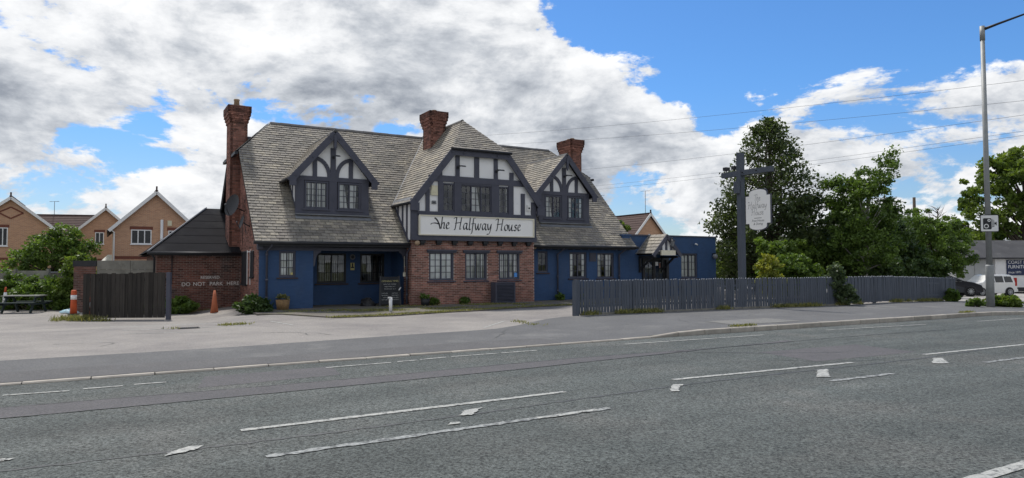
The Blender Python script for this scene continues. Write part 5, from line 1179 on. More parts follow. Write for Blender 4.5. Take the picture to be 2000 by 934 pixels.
# left yard
tree('garden_tree', 'spreading garden tree in front of the brick houses', gb(-27.4, 41.0), 3.0, .17, [(.2, 0, 2.9, 1.6, 1.4, 1.3), (1.5, 0, 2.7, 1.1, 1.1, 1.0), (-1.5, 0, 2.2, 1.3, 1.2, 1.0), (.6, 0, 3.8, 1.0, .9, .7)], 150, .42, 65, .11, L_green, limbs=30)
bush('flowering_shrub', 'light green flowering shrub beside the yard wall', gb(-19.9, 31.8), [(0, 0, 1.7, .85, .7, .9), (-.5, 0, 1.0, 1.0, .7, .8)], 90, .28, 60, .1, L_lime)
bush('bramble', 'mass of dark brambles and ivy behind the picnic bench', gb(-21.4, 31.6), [(-.6, 0, .7, 1.9, .7, .8), (1.2, 0, .6, 1.2, .7, .8), (-2.0, .4, .9, .7, .5, .9)], 190, .3, 60, .1, L_green)
bush('ivy_bush', 'low glossy green bush at the foot of the outbuilding wall', W(-2.6, 3.5, -.2), [(0, 0, .3, .75, .4, .35), (-.9, -.2, .1, .6, .3, .15)], 60, .2, 45, .11, L_green)
bush('corner_bush', 'dark shaggy bush at the corner of the brick gable and blue wall', W(-.4, -1.1, -.03), [(0, 0, .3, .62, .45, .36), (.35, 0, .18, .42, .35, .22)], 70, .2, 60, .07, L_dark)
for k, (u_, d_, r_, lab) in enumerate(((7.1, -.85, .2, 'weed against the brick bay beside the black tub'), (8.6, -.8, .18, 'small weed at the foot of the brick bay under the middle window'), (14.1, -.3, .22, 'weed at the foot of the blue wall by the downpipe'), (15.2, -.3, .2, 'weed by the blue wall close to the fence end'))):
    bush('weed', lab, W(u_, d_, .03), [(0, 0, r_ * .8, r_, r_ * .7, r_ * .9)], 18, .13, 35, .06, L_green, 'weed', 'weeds along the pub wall', 3)
# grass, moss and weeds in the joints
def grass(name, label, pts, n, h, mat, spread=.12):
    pts = np.array(pts, float); i = rng.integers(0, len(pts), n); P = pts[i] + rng.normal(size=(n, 3)) * np.array([spread, spread, 0]); a = rng.random(n) * 6.28; hh = h * rng.uniform(.3, 1.2, n); lean = rng.normal(size=(n, 2)) * .5 * hh[:, None]
    V = np.empty((n, 3, 3)); w = .012 + .01 * rng.random(n); V[:, 0] = P + np.stack([np.cos(a) * w, np.sin(a) * w, 0 * a], 1); V[:, 1] = P - np.stack([np.cos(a) * w, np.sin(a) * w, 0 * a], 1); V[:, 2] = P + np.stack([lean[:, 0], lean[:, 1], hh], 1)
    me = bpy.data.meshes.new(name); me.from_pydata(V.reshape(-1, 3).tolist(), [], [(3 * k, 3 * k + 1, 3 * k + 2) for k in range(n)]); t = me.attributes.new('tint', 'FLOAT', 'FACE'); t.data.foreach_set('value', np.clip(rng.normal(.5, .25, n), 0, 1).astype(np.float32)); me.materials.append(mat); link(name, me, label=label, category='grass', kind='stuff')
def along(f, u0, u1, step, keep): return [f(u) for u in np.arange(u0, u1, step) if keep(u)]
nz = lambda u, k: math.sin(u * 1.7 + k) + math.sin(u * .63 + k * 2) + .6 * math.sin(u * 4.1 + k)
grass('fence_grass', 'dry grass and weeds along the foot of the picket fences', along(lambda u: W(u, fline(u) - .1, G(u, fline(u)) + .03), 9, 33, .12, lambda u: nz(u, 1) > .3), 3600, .17, L_grass, .1)
grass('apron_grass', 'moss and grass growing in patches over the paved apron', [W(u, d, .04) for u, d in zip(rng.uniform(.8, 12, 500), rng.uniform(-4.6, -.9, 500)) if nz(u, d * 1.3) > .5 and d > -3.6 - .0 * u] + [W(u, -5.55 + .22 * max(0, u - 3), .04) for u in np.arange(1.4, 9, .1)] + [W(u, -4.1 + .1 * (u - 9), .04) for u in np.arange(9, 16, .15)], 7000, .06, L_grass, .16)
grass('kerb_grass', 'tufts of grass along the kerb joint', along(lambda u: W(u, kd(u) + .16, kerbz(u) + G(u, kd(u)) + .02), 6, 26, .15, lambda u: nz(u, 4) > 1.6), 350, .07, L_grass, .05)
grass('yard_grass', 'weeds growing around the gate and cones', [(-15.8 + rng.normal(0, .3), 24.9 + rng.normal(0, .3), -.2) for _ in range(20)] + [W(u, 4.0, -.25) for u in np.arange(-3, 0, .2)] + [(-24 + k * .25, 32.0, -.22) for k in range(16)] + [(-15 + k * .2, 24.75, -.22) for k in range(3)], 2200, .2, L_grass, .14)
grass('bay_edge_grass', 'weeds growing in the car park joints', [W(-2.2 + .1 * k, -6.5 + .02 * k, 0) for k in range(8)] + [W(-3.5, -6.9, 0)] + [W(5.6 + .05 * k, -11.3 + .3 * k, 0) for k in range(6)], 350, .07, L_grass, .12)

# ------------------------------------------------------------------ things standing in the yard and by the pub
cone_o = pm('cone_orange', (0.55, 0.1, 0.03), (0.42, 0.08, 0.03), 5, .6, tint=.2)
cone_old = pm('cone_faded', (0.5, 0.16, 0.08), (0.38, 0.12, 0.06), 6, .7)
def cone(label, loc, h, kind, tilt=0):
    t = thing('traffic_cone', label, 'traffic cone', loc, .3, 'traffic cones')
    q = MB(); b = h * .26; q.box(-b, b, -b, b, 0, .03); q.obj('base', black if kind != 'old' else cone_old, t)
    r = lambda z: h * .17 * (1 - z) + h * .04 * z
    bands = {'old': [(0, 1, 0)], 'band': [(0, .45, 0), (.45, .72, 1), (.72, 1, 0)], 'white': [(0, .7, 1), (.7, 1, 0)]}[kind]
    for z0, z1, mi in bands: q = MB(); q.lathe([(r(z0), .03 + z0 * h), (r(z1), .03 + z1 * h)], (0, 0, 0), 16); q.obj('sleeve' if mi else 'cone_body', white if mi else (cone_old if kind == 'old' else cone_o), t)
cone('faded orange traffic cone in front of the painted words on the outbuilding', W(-1.35, 1.9, -.21), .95, 'old')
t = thing('traffic_bollard', 'orange traffic cylinder with a white band by the gate edge', 'traffic bollard', (-17.6, 27.6, -.2), 0)
q = MB(); q.lathe([(.2, 0), (.2, .05), (.13, .06)], (0, 0, 0), 14); q.obj('base', black, t); q = MB(); q.lathe([(.13, .05), (.11, .55), (.1, .95), (.07, 1.0)], (0, 0, 0), 16); q.obj('tube', cone_o, t); q = MB(); q.lathe([(.112, .62), (.107, .8)], (0, 0, 0), 16); q.obj('band', white, t)
cone('white sleeved traffic cone half hidden behind the gate', (-16.55, 27.0, -.2), .7, 'band'); cone('white sleeved traffic cone standing behind the picnic bench', (-23.0, 31.2, -.0), .8, 'white')
bench_m = pm('green_bench_paint', (0.025, 0.04, 0.04), (0.035, 0.05, 0.048), 4, .7, tint=.4); top_m = pm('weathered_top', (0.26, 0.26, 0.23), (0.18, 0.18, 0.16), 5, .8, tint=.3)
pb = thing('picnic_bench', 'dark green picnic bench with pale worn top at the edge of the yard', 'picnic bench', (-21.0, 29.6, -.22), rad(8))
for i in range(5): q = MB(); q.box(-.75, .75, -.35 + i * .14, -.22 + i * .14, .7, .74, random.uniform(.6, 1.4)); q.obj('table_board', top_m, pb)
for s in (-1, 1):
    for k in range(2): q = MB(); q.box(-.75, .75, s * .68 - .13 + k * .14, s * .68 - .01 + k * .14, .42, .455, random.uniform(.6, 1.4)); q.obj('seat_board', bench_m, pb)
    q = MB(); q.box(s * .6 - .03, s * .6 + .03, -.8, .8, .34, .42); q.obj('cross_bar', bench_m, pb); q = MB(); q.box(s * .6 - .03, s * .6 + .03, -.36, .36, .62, .70); q.obj('cross_bar', bench_m, pb)
    for y in (-1, 1): q = MB(); q.bar((s * .56, y * .62, 0), (s * .56, y * .2, .7), .06, .1); q.obj('leg', bench_m, pb)
t = thing('rubbish_bag', 'crumpled pale blue plastic bag on the ground by the brambles', 'bag', (-18.6, 28.9, -.2), 0)
q = MB(); n = 14
for i in range(6):
    for j in range(n):
        P = lambda i, j: ((.38 * math.sin(math.pi / 2 * (1 - i / 6)) ** .6 + .05 * math.sin(j * 2.3 + i)) * math.cos(2 * math.pi * j / n), (.22 * math.sin(math.pi / 2 * (1 - i / 6)) ** .6 + .04 * math.sin(j * 1.7)) * math.sin(2 * math.pi * j / n), .17 * i / 6 + .03 * math.sin(j * 2.9 % n) * (i > 0))
        q.poly([P(i, j), P(i, j + 1), P(i + 1, j + 1), P(i + 1, j)], 1, 0, True)
q.obj('bag_body', pm('pale_blue_plastic', (.3, .5, .58), (.5, .6, .62), 6, .4), t)
# chalk board
ab = thing('chalkboard', 'tall black chalkboard with white writing leaning in the porch', 'chalkboard', W(5.3, -.2, .03), YAW)
q = MB(); fr = [(-.52, -.12, 0), (.46, -.12, 0), (.5, .12, 1.28), (-.36, .12, 1.28)]
def ABp(x, z, o=0): return (x * (1 - .1 * z / 1.28) + .06 * z / 1.28, -.12 + .24 * z / 1.28 - o, z)
q.prism([ABp(-.48, 0.08), ABp(.46, .08), ABp(.46, 1.24), ABp(-.48, 1.24)], (0, .03, .0)); q.obj('board', pm('blackboard', (.018, .02, .024), (.03, .032, .036), 5, .8), ab)
for x in (-.48, .44): q = MB(); q.prism([ABp(x - .03, 0, .01), ABp(x + .05, 0, .01), ABp(x + .05, 1.28, .01), ABp(x - .03, 1.28, .01)], (0, .04, 0)); q.obj('side_rail', black, ab)
chk = pm('chalk', (.5, .5, .48), (.35, .36, .36), 30, .9)
import itertools
upv = (-.0, .24, 1.28); xa = (1, 0, 0)
textobj('heading', 'OPENING TIMES', .105, pm('yellow_chalk', (.45, .42, .2), None, rough=.9), ab, basis((.05, ABp(0, 1.02)[1] - .006, 1.02), xa, upv))
for zz, s in ((.9, 'MON TUES  CLOSED'), (.8, 'WED THURS  4 11'), (.7, 'FRI SAT SUN  12 11')): textobj('chalk_line', s, .062, chk, ab, basis((.03, ABp(0, zz)[1] - .006, zz), xa, upv))
for zz in (.52, .43, .34, .25):
    for x in (-.22, .24): textobj('chalk_line', random.choice(('QUIZ NIGHT', 'LIVE MUSIC', 'BINGO 8PM', 'DARTS')), .055, chk, ab, basis((x, ABp(0, zz)[1] - .006, zz), xa, upv))
q = MB(); q.bar((.4, -.05, .66), (.5, -.03, .78), .05, .03); q.obj('chalk_note', white, ab)
t = thing('white_bollard', 'short plain white post standing in front of the chalkboard', 'bollard', W(3.95, -3.95, .03), YAW + .2); q = MB(); q.tube([(0, 0, -.05), (0, 0, .53)], .06, 14); q.box(-.1, .02, -.05, .05, .5, .55); q.obj('post', white, t)
sack_m = pm('black_plastic', (.012, .012, .014), (.02, .02, .022), 6, .45, .4, 12)
def lump(name, label, cat, loc, rx, ry, rz_, m):
    t = thing(name, label, cat, loc, 0); q = MB(); n, k = 16, 8
    def P(i, j): a = math.pi / 2 * i / k; c = 2 * math.pi * (j % n) / n; w = 1 + .14 * math.sin(3 * c + i) + .08 * math.sin(7 * c + 2 * i); return (rx * math.cos(a) * math.cos(c) * w, ry * math.cos(a) * math.sin(c) * w, rz_ * math.sin(a) * w)
    for i in range(k):
        for j in range(n): q.poly([P(i, j), P(i, j + 1), P(i + 1, j + 1), P(i + 1, j)], 1, 0, True)
    q.obj('sack', m, t)
lump('refuse_sack', 'black refuse sack slumped beside the chalkboard', 'sack', W(4.45, .15, .03), .33, .25, .32, sack_m)
def tub(label, loc, r, h, m, leafm, n):
    t = thing('planter', label, 'planter', loc); q = MB(); q.lathe([(r * .8, 0), (r, h), (r * .88, h), (r * .85, h * .85)], (0, 0, 0), 14); q.obj('pot', m, t)
    C_ = rng.normal(size=(n, 3)) * np.array([r * .5, r * .5, .06]) + np.array([0, 0, h + .08]); P, tt = cluster_leaves(C_, .12, 25); leafmesh('plant', P, .06, tt, leafm, t)
wick = pm('wicker', (0.3, 0.19, 0.09), (0.18, 0.11, 0.055), 14, .9, .6, 40)
tub('wicker planter of dried stalks against the blue wall by the drainpipe', W(.85, -.35, .0), .27, .42, wick, L_grass, 8)
tub('black tub planter at the corner of the brick bay', W(6.6, -1.0, .03), .2, .32, black, L_green, 8)
q = thing('louvred_unit', 'black louvred metal cabinet standing against the brick bay', 'cabinet', W(10.5, -1.12, .03), YAW)
mb = MB(); mb.box(-.5, .5, .06, .48, .0, .95); mb.obj('casing', trim, q)
mb = MB(); mb.box(-.52, -.46, 0, .06, 0, .95); mb.box(.46, .52, 0, .06, 0, .95); mb.box(-.46, .46, 0, .06, .9, .95); mb.box(-.46, .46, 0, .06, 0, .05); mb.obj('front_frame', trim, q)
sm_ = MB(); sm_.mesh8([(-.46, -.01, 0), (.46, -.01, 0), (.46, .05, .035), (-.46, .05, .035), (-.46, -.012, .012), (.46, -.012, .012), (.46, .048, .047), (-.46, .048, .047)]); sl_me = sm_.data('louvre', galv if False else trim)
for i in range(13): link('louvre', sl_me, q, (0, 0, .06 + i * .064))

# ------------------------------------------------------------------ houses behind
hbrick = bpy.data.materials.new('house_brick'); hbrick.use_nodes = True
def brickmat(m, c1, c2, mo):
    nt = m.node_tree; N = nt.nodes; L = nt.links; b = N['Principled BSDF']; b.inputs['Roughness'].default_value = .9; tcn = N.new('ShaderNodeTexCoord'); mp = N.new('ShaderNodeMapping'); mp.inputs['Rotation'].default_value = (math.pi / 2, 0, 0); L.new(tcn.outputs['Object'], mp.inputs[0])
    br = N.new('ShaderNodeTexBrick'); br.inputs['Scale'].default_value = 1; br.inputs['Brick Width'].default_value = .225; br.inputs['Row Height'].default_value = .075; br.inputs['Mortar Size'].default_value = .008; br.inputs['Color1'].default_value = (*c1, 1); br.inputs['Color2'].default_value = (*c2, 1); br.inputs['Mortar'].default_value = (*mo, 1); L.new(mp.outputs[0], br.inputs['Vector']); L.new(br.outputs['Color'], b.inputs['Base Color'])
brickmat(hbrick, (.53, .29, .17), (.42, .22, .13), (.5, .4, .3))
band_m = pm('red_brick_band', (.2, .075, .05), (.15, .06, .045), 8, .9)
tile_m = pm('brown_roof_tile', (.085, .05, .042), (.06, .038, .034), 4, .85, .2, 20, tint=.3)
upvc = pm('white_upvc', (.78, .78, .77), None, rough=.4); dglass = glassmat('house_glass', .0)
def house(label, uc, w, d0, dep, ze, zr, zg, wins, extra=None, ov=.25, tiles=True, diamond=False, shift=0, turn=0):
    h = thing('house', label, 'house', W(uc, d0, zg), YAW + turn); k = (zr - ze) / (w / 2); hw = w / 2
    q = MB(); ga = [(-hw, 0, 0), (hw, 0, 0), (hw, 0, ze), (0, 0, zr - .1), (-hw, 0, ze)]; q.poly(ga); q.poly([(x, dep, z) for x, _, z in ga][::-1]); q.poly([(-hw, dep, 0), (-hw, 0, 0), (-hw, 0, ze), (-hw, dep, ze)]); q.poly([(hw, 0, 0), (hw, dep, 0), (hw, dep, ze), (hw, 0, ze)]); q.obj('wall', hbrick, h)
    rf_ = MB(); e = hw + ov; ez = ze - ov * k
    for s in (-1, 1):
        rf_.prism([(s * e, -ov, ez), (0, -ov, zr), (0, dep + ov, zr), (s * e, dep + ov, ez)] if s < 0 else [(0, -ov, zr), (s * e, -ov, ez), (s * e, dep + ov, ez), (0, dep + ov, zr)], (0, 0, .06))
    ro = rf_.obj('roof', tile_m, h)
    if tiles:                                                    # rows of tiles laid as real steps
        n = int(math.hypot(e, zr - ez) / .32); tm = MB()
        for s in (-1, 1):
            for i in range(n):
                a = i / n; b = (i + 1) / n; xa, xb = s * e * (1 - a), s * e * (1 - b); za, zb_ = ez + (zr - ez) * a + .06, ez + (zr - ez) * b + .06
                pts = [(xa, -ov, za + .045), (xb, -ov, zb_ + .01), (xb, dep + ov, zb_ + .01), (xa, dep + ov, za + .045)]; tm.poly(pts if s > 0 else pts[::-1], random.uniform(.8, 1.2)); tm.poly([(xa, -ov, za), (xa, -ov, za + .045), (xa, dep + ov, za + .045), (xa, dep + ov, za)], .5)
        tm.obj('tile_courses', tile_m, ro, kind='stuff')
    q = MB(); q.box(-.09, .09, -ov - .02, dep + ov, zr + .04, zr + .14); q.box(-.05, .05, -ov - .02, -ov + .08, zr + .14, zr + .4); q.obj('ridge_cap', tile_m, ro)
    for s in (-1, 1): q = MB(); q.bar((s * e, -ov - .02, ez + .0), (0, -ov - .02, zr + .0), .04, .2, (s * k, 0, 1)); q.obj('bargeboard', upvc, h); q = MB(); q.tube([(s * (e + .05), -ov, ez), (s * (e + .05), dep + ov, ez)], .06, 6); q.obj('gutter', black, h)
    for (x0, x1, z0, z1, n) in wins:
        q = MB(); f = .06; q.box(x0, x1, -.03, .02, z0, z0 + f); q.box(x0, x1, -.03, .02, z1 - f, z1)
        for i in range(n + 1): x = x0 + (x1 - x0 - f) * i / n; q.box(x, x + f, -.032, .02, z0, z1)
        wi = q.obj('window', upvc, h)
        for i in range(n): q = MB(); xa = x0 + (x1 - x0 - f) * i / n + f; xb = x0 + (x1 - x0 - f) * (i + 1) / n; q.poly([(xa, -.008, z0 + f), (xb, -.008, z0 + f), (xb, -.008, z1 - f), (xa, -.008, z1 - f)]); q.obj('pane', dglass, wi)
        q = MB(); q.poly([(x0, -.004, z0), (x1, -.004, z0), (x1, -.004, z1), (x0, -.004, z1)]); q.obj('unlit_room_sheet', dim, wi)  # flat sheet close behind the panes, the room's darkness put into its colour
        q = MB(); q.box(x0 - .08, x1 + .08, -.012, .01, z1, z1 + .22); q.obj('lintel', band_m, wi)
        q = MB(); q.box(x0 - .05, x1 + .05, -.09, .0, z0 - .06, z0); q.obj('sill', upvc, wi)
    q = MB(); q.box(-hw, hw, -.012, .01, 2.55, 2.75); q.obj('brick_band', band_m, h)
    return h
HB = house('brick house with two white upper windows and a white downpipe behind the outbuilding', -2.35, 4.95, 23.5, 9, 4.62, 7.02, -.3, [(-1.45, -.25, 3.55, 4.5, 3), (.75, 1.55, 3.7, 4.48, 2), (-1.4, -.2, 1.2, 2.2, 3)])
q = MB(); q.tube([(.35, -.07, .2), (.35, -.07, 5.2)], .09, 8); q.tube([(-2.42, -.07, 0), (-2.42, -.07, 4.3), (-2.62, -.2, 4.45)], .05, 8); q.obj('downpipe', upvc, HB); q = MB(); q.box(.7, .95, -.08, 0, 4.8, 5.15); q.obj('alarm_box', al, HB)
house('brick house with a diamond brick pattern in its gable at the edge of the view', -11.3, 5.0, 34, 9, 5.1, 7.15, -.3, [(-.75, -.15, 3.6, 4.95, 2), (-.9, .1, .6, 1.9, 2)])
HA = [o for o in col.objects if o.name == 'house.001'][0]
for s in (-1, 1):
    for s2 in (-1, 1): q = MB(); q.bar((0, -.01, 6.05 + s2 * .42), (s * .75, -.01, 6.05), .03, .1, (0, 0, 1)); q.obj('diamond_brick', band_m, HA)
house('smaller brick house with a round lamp on its gable between the two bigger houses', -5.3, 4.4, 40, 8, 5.0, 7.05, -.3, [(-.75, -.1, 4.0, 5.0, 2), (.9, 1.6, 4.0, 5.0, 2)])
house('brick house with brown tiled roof far behind the garden tree', -5.5, 6, 50, 7, 5.0, 7.0, -.3, [], turn=rad(75))
house('brick house with white verges just behind the pub roof end', 33.1, 5.6, 20, 9, 4.2, 6.95, -.3, [(-.5, .6, 2.8, 4.0, 2)])
house('brick house with brown tiled roof and a tall aerial beyond the blue extension', 38.5, 3.9, 20.5, 10, 4.75, 6.85, -.3, [])
def aerial(label, p, h):
    t = thing('tv_aerial', label, 'aerial', p); q = MB(); q.tube([(0, 0, -.3), (0, 0, h)], .025, 5); q.tube([(-.45, 0, h - .05), (.45, 0, h)], .015, 5)
    for i in range(6): q.tube([(-.4 + i * .15, -.15, h - .03), (-.4 + i * .15, .15, h - .03)], .01, 4)
    q.obj('mast', lead, t)
aerial('tall thin aerial on the ridge of the house beyond the extension', W(38.5, 21.0, 6.6), 2.2); aerial('short aerial on the ridge of the house behind the pub roof end', W(33.1, 21, 6.7), 1.4); aerial('thin aerial above the roof behind the garden tree', W(-9.6, 51, 6.6), 1.5)
cv = thing('conservatory', 'small white conservatory with pale roof between the brick houses', 'conservatory', W(-4.6, 30.0, -.3), YAW)
q = MB(); q.box(-1.1, 1.1, 0, 2, 0, 2.1); q.obj('frame', upvc, cv); q = MB(); q.mesh8([(-1.25, -.15, 2.1), (1.25, -.15, 2.1), (1.25, 2.1, 2.1), (-1.25, 2.1, 2.1), (-.5, .9, 2.95), (.5, .9, 2.95), (.5, 1.3, 2.95), (-.5, 1.3, 2.95)]); q.obj('roof', pm('polycarbonate', (.62, .64, .55), (.55, .56, .5), 3, .4), cv)
for i in range(4): q = MB(); q.box(-1.02 + i * .52, -.6 + i * .52, -.012, .0, 1.35, 1.95); q.obj('pane', pm('dark_pane', (.1, .12, .14), None, rough=.1) if i == 0 else MATS['dark_pane'], cv)
# ------------------------------------------------------------------ shop at the right
shop = thing('shop', 'low white building with a dark hipped roof beyond the parked cars', 'shop', (40.3, 62.5, GW(40, 62)), rad(4))
sw = pm('white_block_wall', (.75, .75, .75), (.66, .66, .66), 1.2, .8, .1, 30)
q = MB(); q.box(0, 3.7, 0, 6, 0, 3.05); q.obj('side_wall', pm('grey_panel', (.4, .41, .41), (.33, .34, .34), 2, .7), shop); q = MB(); q.box(3.7, 14, -.25, 6, 0, 3.05); q.obj('white_wall', sw, shop)
for x in (.2, 1.9): q = MB(); q.box(x, x + 1.62, -.04, 0, .3, 2.9); q.obj('shutter_panel', MATS['grey_panel'], shop)
q = MB(); e_ = [(-.3, -.6, 3.05), (14.3, -.6, 3.05), (14.3, 6.4, 3.05), (-.3, 6.4, 3.05)]; r_ = [(2.2, 2.9, 4.75), (11.5, 2.9, 4.75)]
shr = pm('dark_roof_sheet', (.075, .075, .078), (.055, .055, .058), 1, .9, .2, 20, c3=(.11, .11, .11), s3=.8)
q.poly([e_[0], e_[1], r_[1], r_[0]]); q.poly([e_[1], e_[2], r_[1]]); q.poly([e_[2], e_[3], r_[0], r_[1]]); q.poly([e_[3], e_[0], r_[0]]); q.poly(e_[::-1]); q.obj('roof', shr, shop)
q = MB(); q.box(-.3, 14.3, -.66, -.6, 2.93, 3.06); q.obj('fascia', black, shop)
q = MB(); q.box(3.71, 14, -.27, -.25, 0, .35); q.obj('plinth', black, shop)
ss = thing('shop_sign', 'dark blue sign with white capital letters on the white shop wall', 'sign', Vector((40.3, 62.5, GW(40, 62))) + Matrix.Rotation(rad(4), 3, 'Z') @ Vector((4.75, -.28, 2.2)), rad(4))
navy = pm('navy_board', (.02, .03, .075), (.025, .035, .085), 3, .6)
q = MB(); q.box(0, 3.2, -.03, 0, -.75, .65); q.obj('board', navy, ss)
for zz, s, z_ in ((.3, 'COAST ROAD', .42), (-.12, 'FURNITURE', .42), (-.58, 'since 1971', .3)): textobj('lettering', s, z_, white, ss, basis((.12, -.036, zz), (1, 0, 0), (0, 0, 1)), align='LEFT')
# ------------------------------------------------------------------ cars
tyre_m = pm('tyre', (.015, .015, .016), None, rough=.85); alloy = pm('alloy', (.45, .46, .47), (.35, .36, .37), 5, .35, metal=.7)
cglass = pm('car_glass', (.012, .015, .018), None, rough=.05, spec=.6); tail = pm('tail_lamp', (.35, .015, .01), None, rough=.2); lampm = pm('head_lamp', (.6, .62, .65), None, rough=.15)
def car(label, loc, rz, L, Wd, prof, belt, paint, wins, wheels, extra, colr):
    t = thing('parked_car', label, 'car', loc, rz); hw = lambda z: Wd / 2 - .28 * max(0, z - belt) - .10 * max(0, .45 - z)
    q = MB(); n = len(prof); rows = []
    for s, ins in ((-1, 0), (-1, .0), (1, 0)): pass
    ys = [-1, -.93, 0, .93, 1]
    cx = sum(p[0] for p in prof) / n; cz = sum(p[1] for p in prof) / n
    def P(i, s):
        x, z = prof[i]
        if abs(s) == 1: x2, z2 = cx + (x - cx) * .985, cz + (z - cz) * .965; return (x2, s * hw(z), z2)
        return (x, s * hw(z), z)
    for a, b in zip(ys[:-1], ys[1:]):
        for i in range(n): j = (i + 1) % n; q.poly([P(i, a), P(j, a), P(j, b), P(i, b)][::-1], 1, 0, True)
    q.poly([P(i, -1) for i in range(n)]); q.poly([P(i, 1) for i in range(n)][::-1]); q.obj('body', paint, t)
    for w in wins:
        for s in (-1, 1):
            q = MB(); pts = [(x, s * (hw(z) + .006), z) for x, z in w]; q.poly(pts if s < 0 else pts[::-1]); q.obj('side_window', cglass, t)
    for (x, r) in wheels:
        for s in (-1, 1):
            y = s * (Wd / 2 - .08)
            q = MB(); q.lathe([(r + .06, -.1), (r + .06, .105)], (x, y - s * .015, r), 20, axis='y'); q.obj('wheel_arch', black, t)
            q = MB(); q.lathe([(r * .9, -.1), (r, -.07), (r, .07), (r * .9, .11)], (x, y + s * .02, r), 22, axis='y'); wh = q.obj('wheel', tyre_m, t)
            q = MB()
            for k in range(10): a = k * math.pi / 5; q.bar((x + .05 * math.cos(a), y + s * .135, r + .05 * math.sin(a)), (x + r * .66 * math.cos(a), y + s * .135, r + r * .66 * math.sin(a)), .03, .035, (0, 1, 0))
            q.lathe([(r * .7, 0), (r * .7, .012), (r * .62, .012), (r * .62, 0)], (x, y + s * .125, r), 20, axis='y', cap=False); q.lathe([(.06, -.01), (.06, .02)], (x, y + s * .128, r), 10, axis='y'); q.obj('rim', alloy, wh)
    for name, m, boxes in extra:
        for b in boxes: q = MB(); q.box(*b); q.obj(name, m, t)
    return t
def bevel(o, w=.03): 
    m = o.modifiers.new('b', 'BEVEL'); m.width = w; m.segments = 2
dark_p = pm('black_car_paint', (.006, .008, .014), None, rough=.25, spec=.35, coat=.15); white_p = pm('white_car_paint', (.72, .72, .70), None, rough=.25, spec=.5, coat=.6)
hatch = [(-2.1, .35), (-2.12, .7), (-2.02, .95), (-1.7, 1.3), (-1.2, 1.43), (-.5, 1.48), (.1, 1.42), (.95, 1.02), (1.6, .9), (2.0, .72), (2.12, .5), (2.1, .25), (1.5, .2), (-1.6, .2)]
dz = lambda x, y: GW(x, y)
car('black hatchback parked nose out beside the end of the picket fence', (29.7, 47.3, dz(29.7, 47.3)), rad(-14), 4.3, 1.8, hatch, .95, dark_p, [[(-1.55, 1.0), (-.35, 1.0), (-.35, 1.4), (-1.15, 1.36)], [(-.28, 1.0), (.82, 1.0), (.2, 1.34), (-.28, 1.4)]], [(-1.32, .32), (1.32, .32)],
    [('headlight', lampm, [(1.72, 2.04, -.82, -.5, .66, .8), (1.72, 2.04, .5, .82, .66, .8)]), ('number_plate', white, [(2.1, 2.13, -.26, .26, .4, .52)]), ('wing_mirror', dark_p, [(.55, .72, -1.02, -.88, .98, 1.1), (.55, .72, .88, 1.02, .98, 1.1)]), ('grille', black, [(2.05, 2.125, -.5, .5, .25, .36)]), ('chrome_strip', galv, [(-1.5, .8, -.895, -.885, .965, .985)])], None)
wcar = [(-1.72, .3), (-1.75, .7), (-1.66, .95), (-1.55, 1.4), (-1.3, 1.52), (0, 1.53), (.4, 1.48), (.98, 1.0), (1.5, .9), (1.72, .65), (1.72, .3), (1.2, .2), (-1.3, .2)]
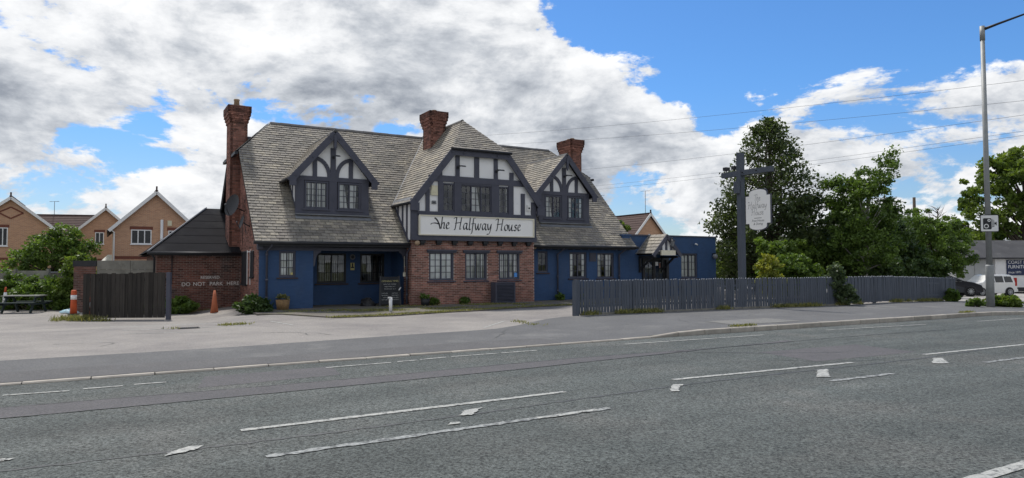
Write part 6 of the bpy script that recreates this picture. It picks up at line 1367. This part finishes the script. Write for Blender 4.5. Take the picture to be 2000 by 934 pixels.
car('small white hatchback with tall red tail lamps behind the street lamp', (34.4, 49.8, dz(34.4, 49.8)), rad(180 + 8), 3.5, 1.58, wcar, .95, white_p, [[(-1.4, .98), (-.75, .98), (-.75, 1.4), (-1.32, 1.4)], [(-.66, .98), (.0, .98), (.0, 1.42), (-.66, 1.42)], [(.07, .98), (.82, .98), (.38, 1.38), (.07, 1.42)]], [(-1.1, .29), (1.12, .29)],
    [('tail_light', tail, [(-1.71, -1.55, -.79, -.66, .72, 1.3), (-1.71, -1.55, .66, .79, .72, 1.3)]), ('rear_window', cglass, [(-1.68, -1.6, -.55, .55, .98, 1.38)]), ('number_plate', ylw, [(-1.77, -1.74, -.26, .26, .68, .8)]), ('bumper', white_p, [(-1.8, -1.6, -.76, .76, .3, .5)]), ('wing_mirror', black, [(.5, .62, -.9, -.76, .96, 1.08), (.5, .62, .76, .9, .96, 1.08)])], None)
# ------------------------------------------------------------------ overhead wires and pole
wire_m = pm('overhead_wire', (.09, .09, .095), None, rough=.7)
def wire(label, a, b, sag, r=.011):
    a, b = Vector(a), Vector(b); n = 24; a2 = a + (a - b) * .25; b2 = b + (b - a) * .35; q = MB(); q.tube([a2.lerp(b2, i / n) - Vector((0, 0, sag * 4 * (i / n) * (1 - i / n))) + Vector((0, 0, sag * .7)) for i in range(n + 1)], r, 5); q.obj('overhead_wire', wire_m, label=label, category='wire', group='overhead wires')
wire('topmost overhead wire crossing the blue sky towards the street lamp', (-1.4, 75, 16.1), (30.2, 40, 12.55), .7, .01); wire('second overhead wire from the top', (-.8, 75, 15.0), (30.15, 40, 11.35), .7, .01); wire('third overhead wire from the top passing over the conifer', (7.9, 75, 12.2), (30.1, 40, 10.5), .6, .01)
wire('upper of the two lowest paired overhead wires', (8.2, 75, 10.3), (30.1, 40, 9.55), .6, .009); wire('lower of the two lowest paired overhead wires', (8.2, 75, 9.9), (30.1, 40, 9.3), .6, .009)
t = thing('utility_pole', 'brown timber utility pole top showing above the trees', 'utility pole', gb(35.3, 60)); q = MB(); q.tube([(0, 0, -.3), (0, 0, 8.2)], [.16, .12], 10); q.obj('pole', bark, t)
# far belt of trees along the horizon
n = 9000; a = rng.uniform(-1.3, 1.3, n); r = rng.uniform(150, 260, n); hgt = (4.0 + 2.0 * np.sin(a * 9) + 1.5 * np.sin(a * 23)) * rng.random(n) ** .6
leafmesh('treeline', np.stack([np.sin(a) * r, np.cos(a) * r, hgt - 1.6], 1), 2.4, rng.normal(.35, .15, n), L_dark, None); o = [x for x in col.objects if x.name == 'treeline'][0]; o['kind'] = 'stuff'; o['label'] = 'distant belt of dark trees along the horizon'; o['category'] = 'trees'
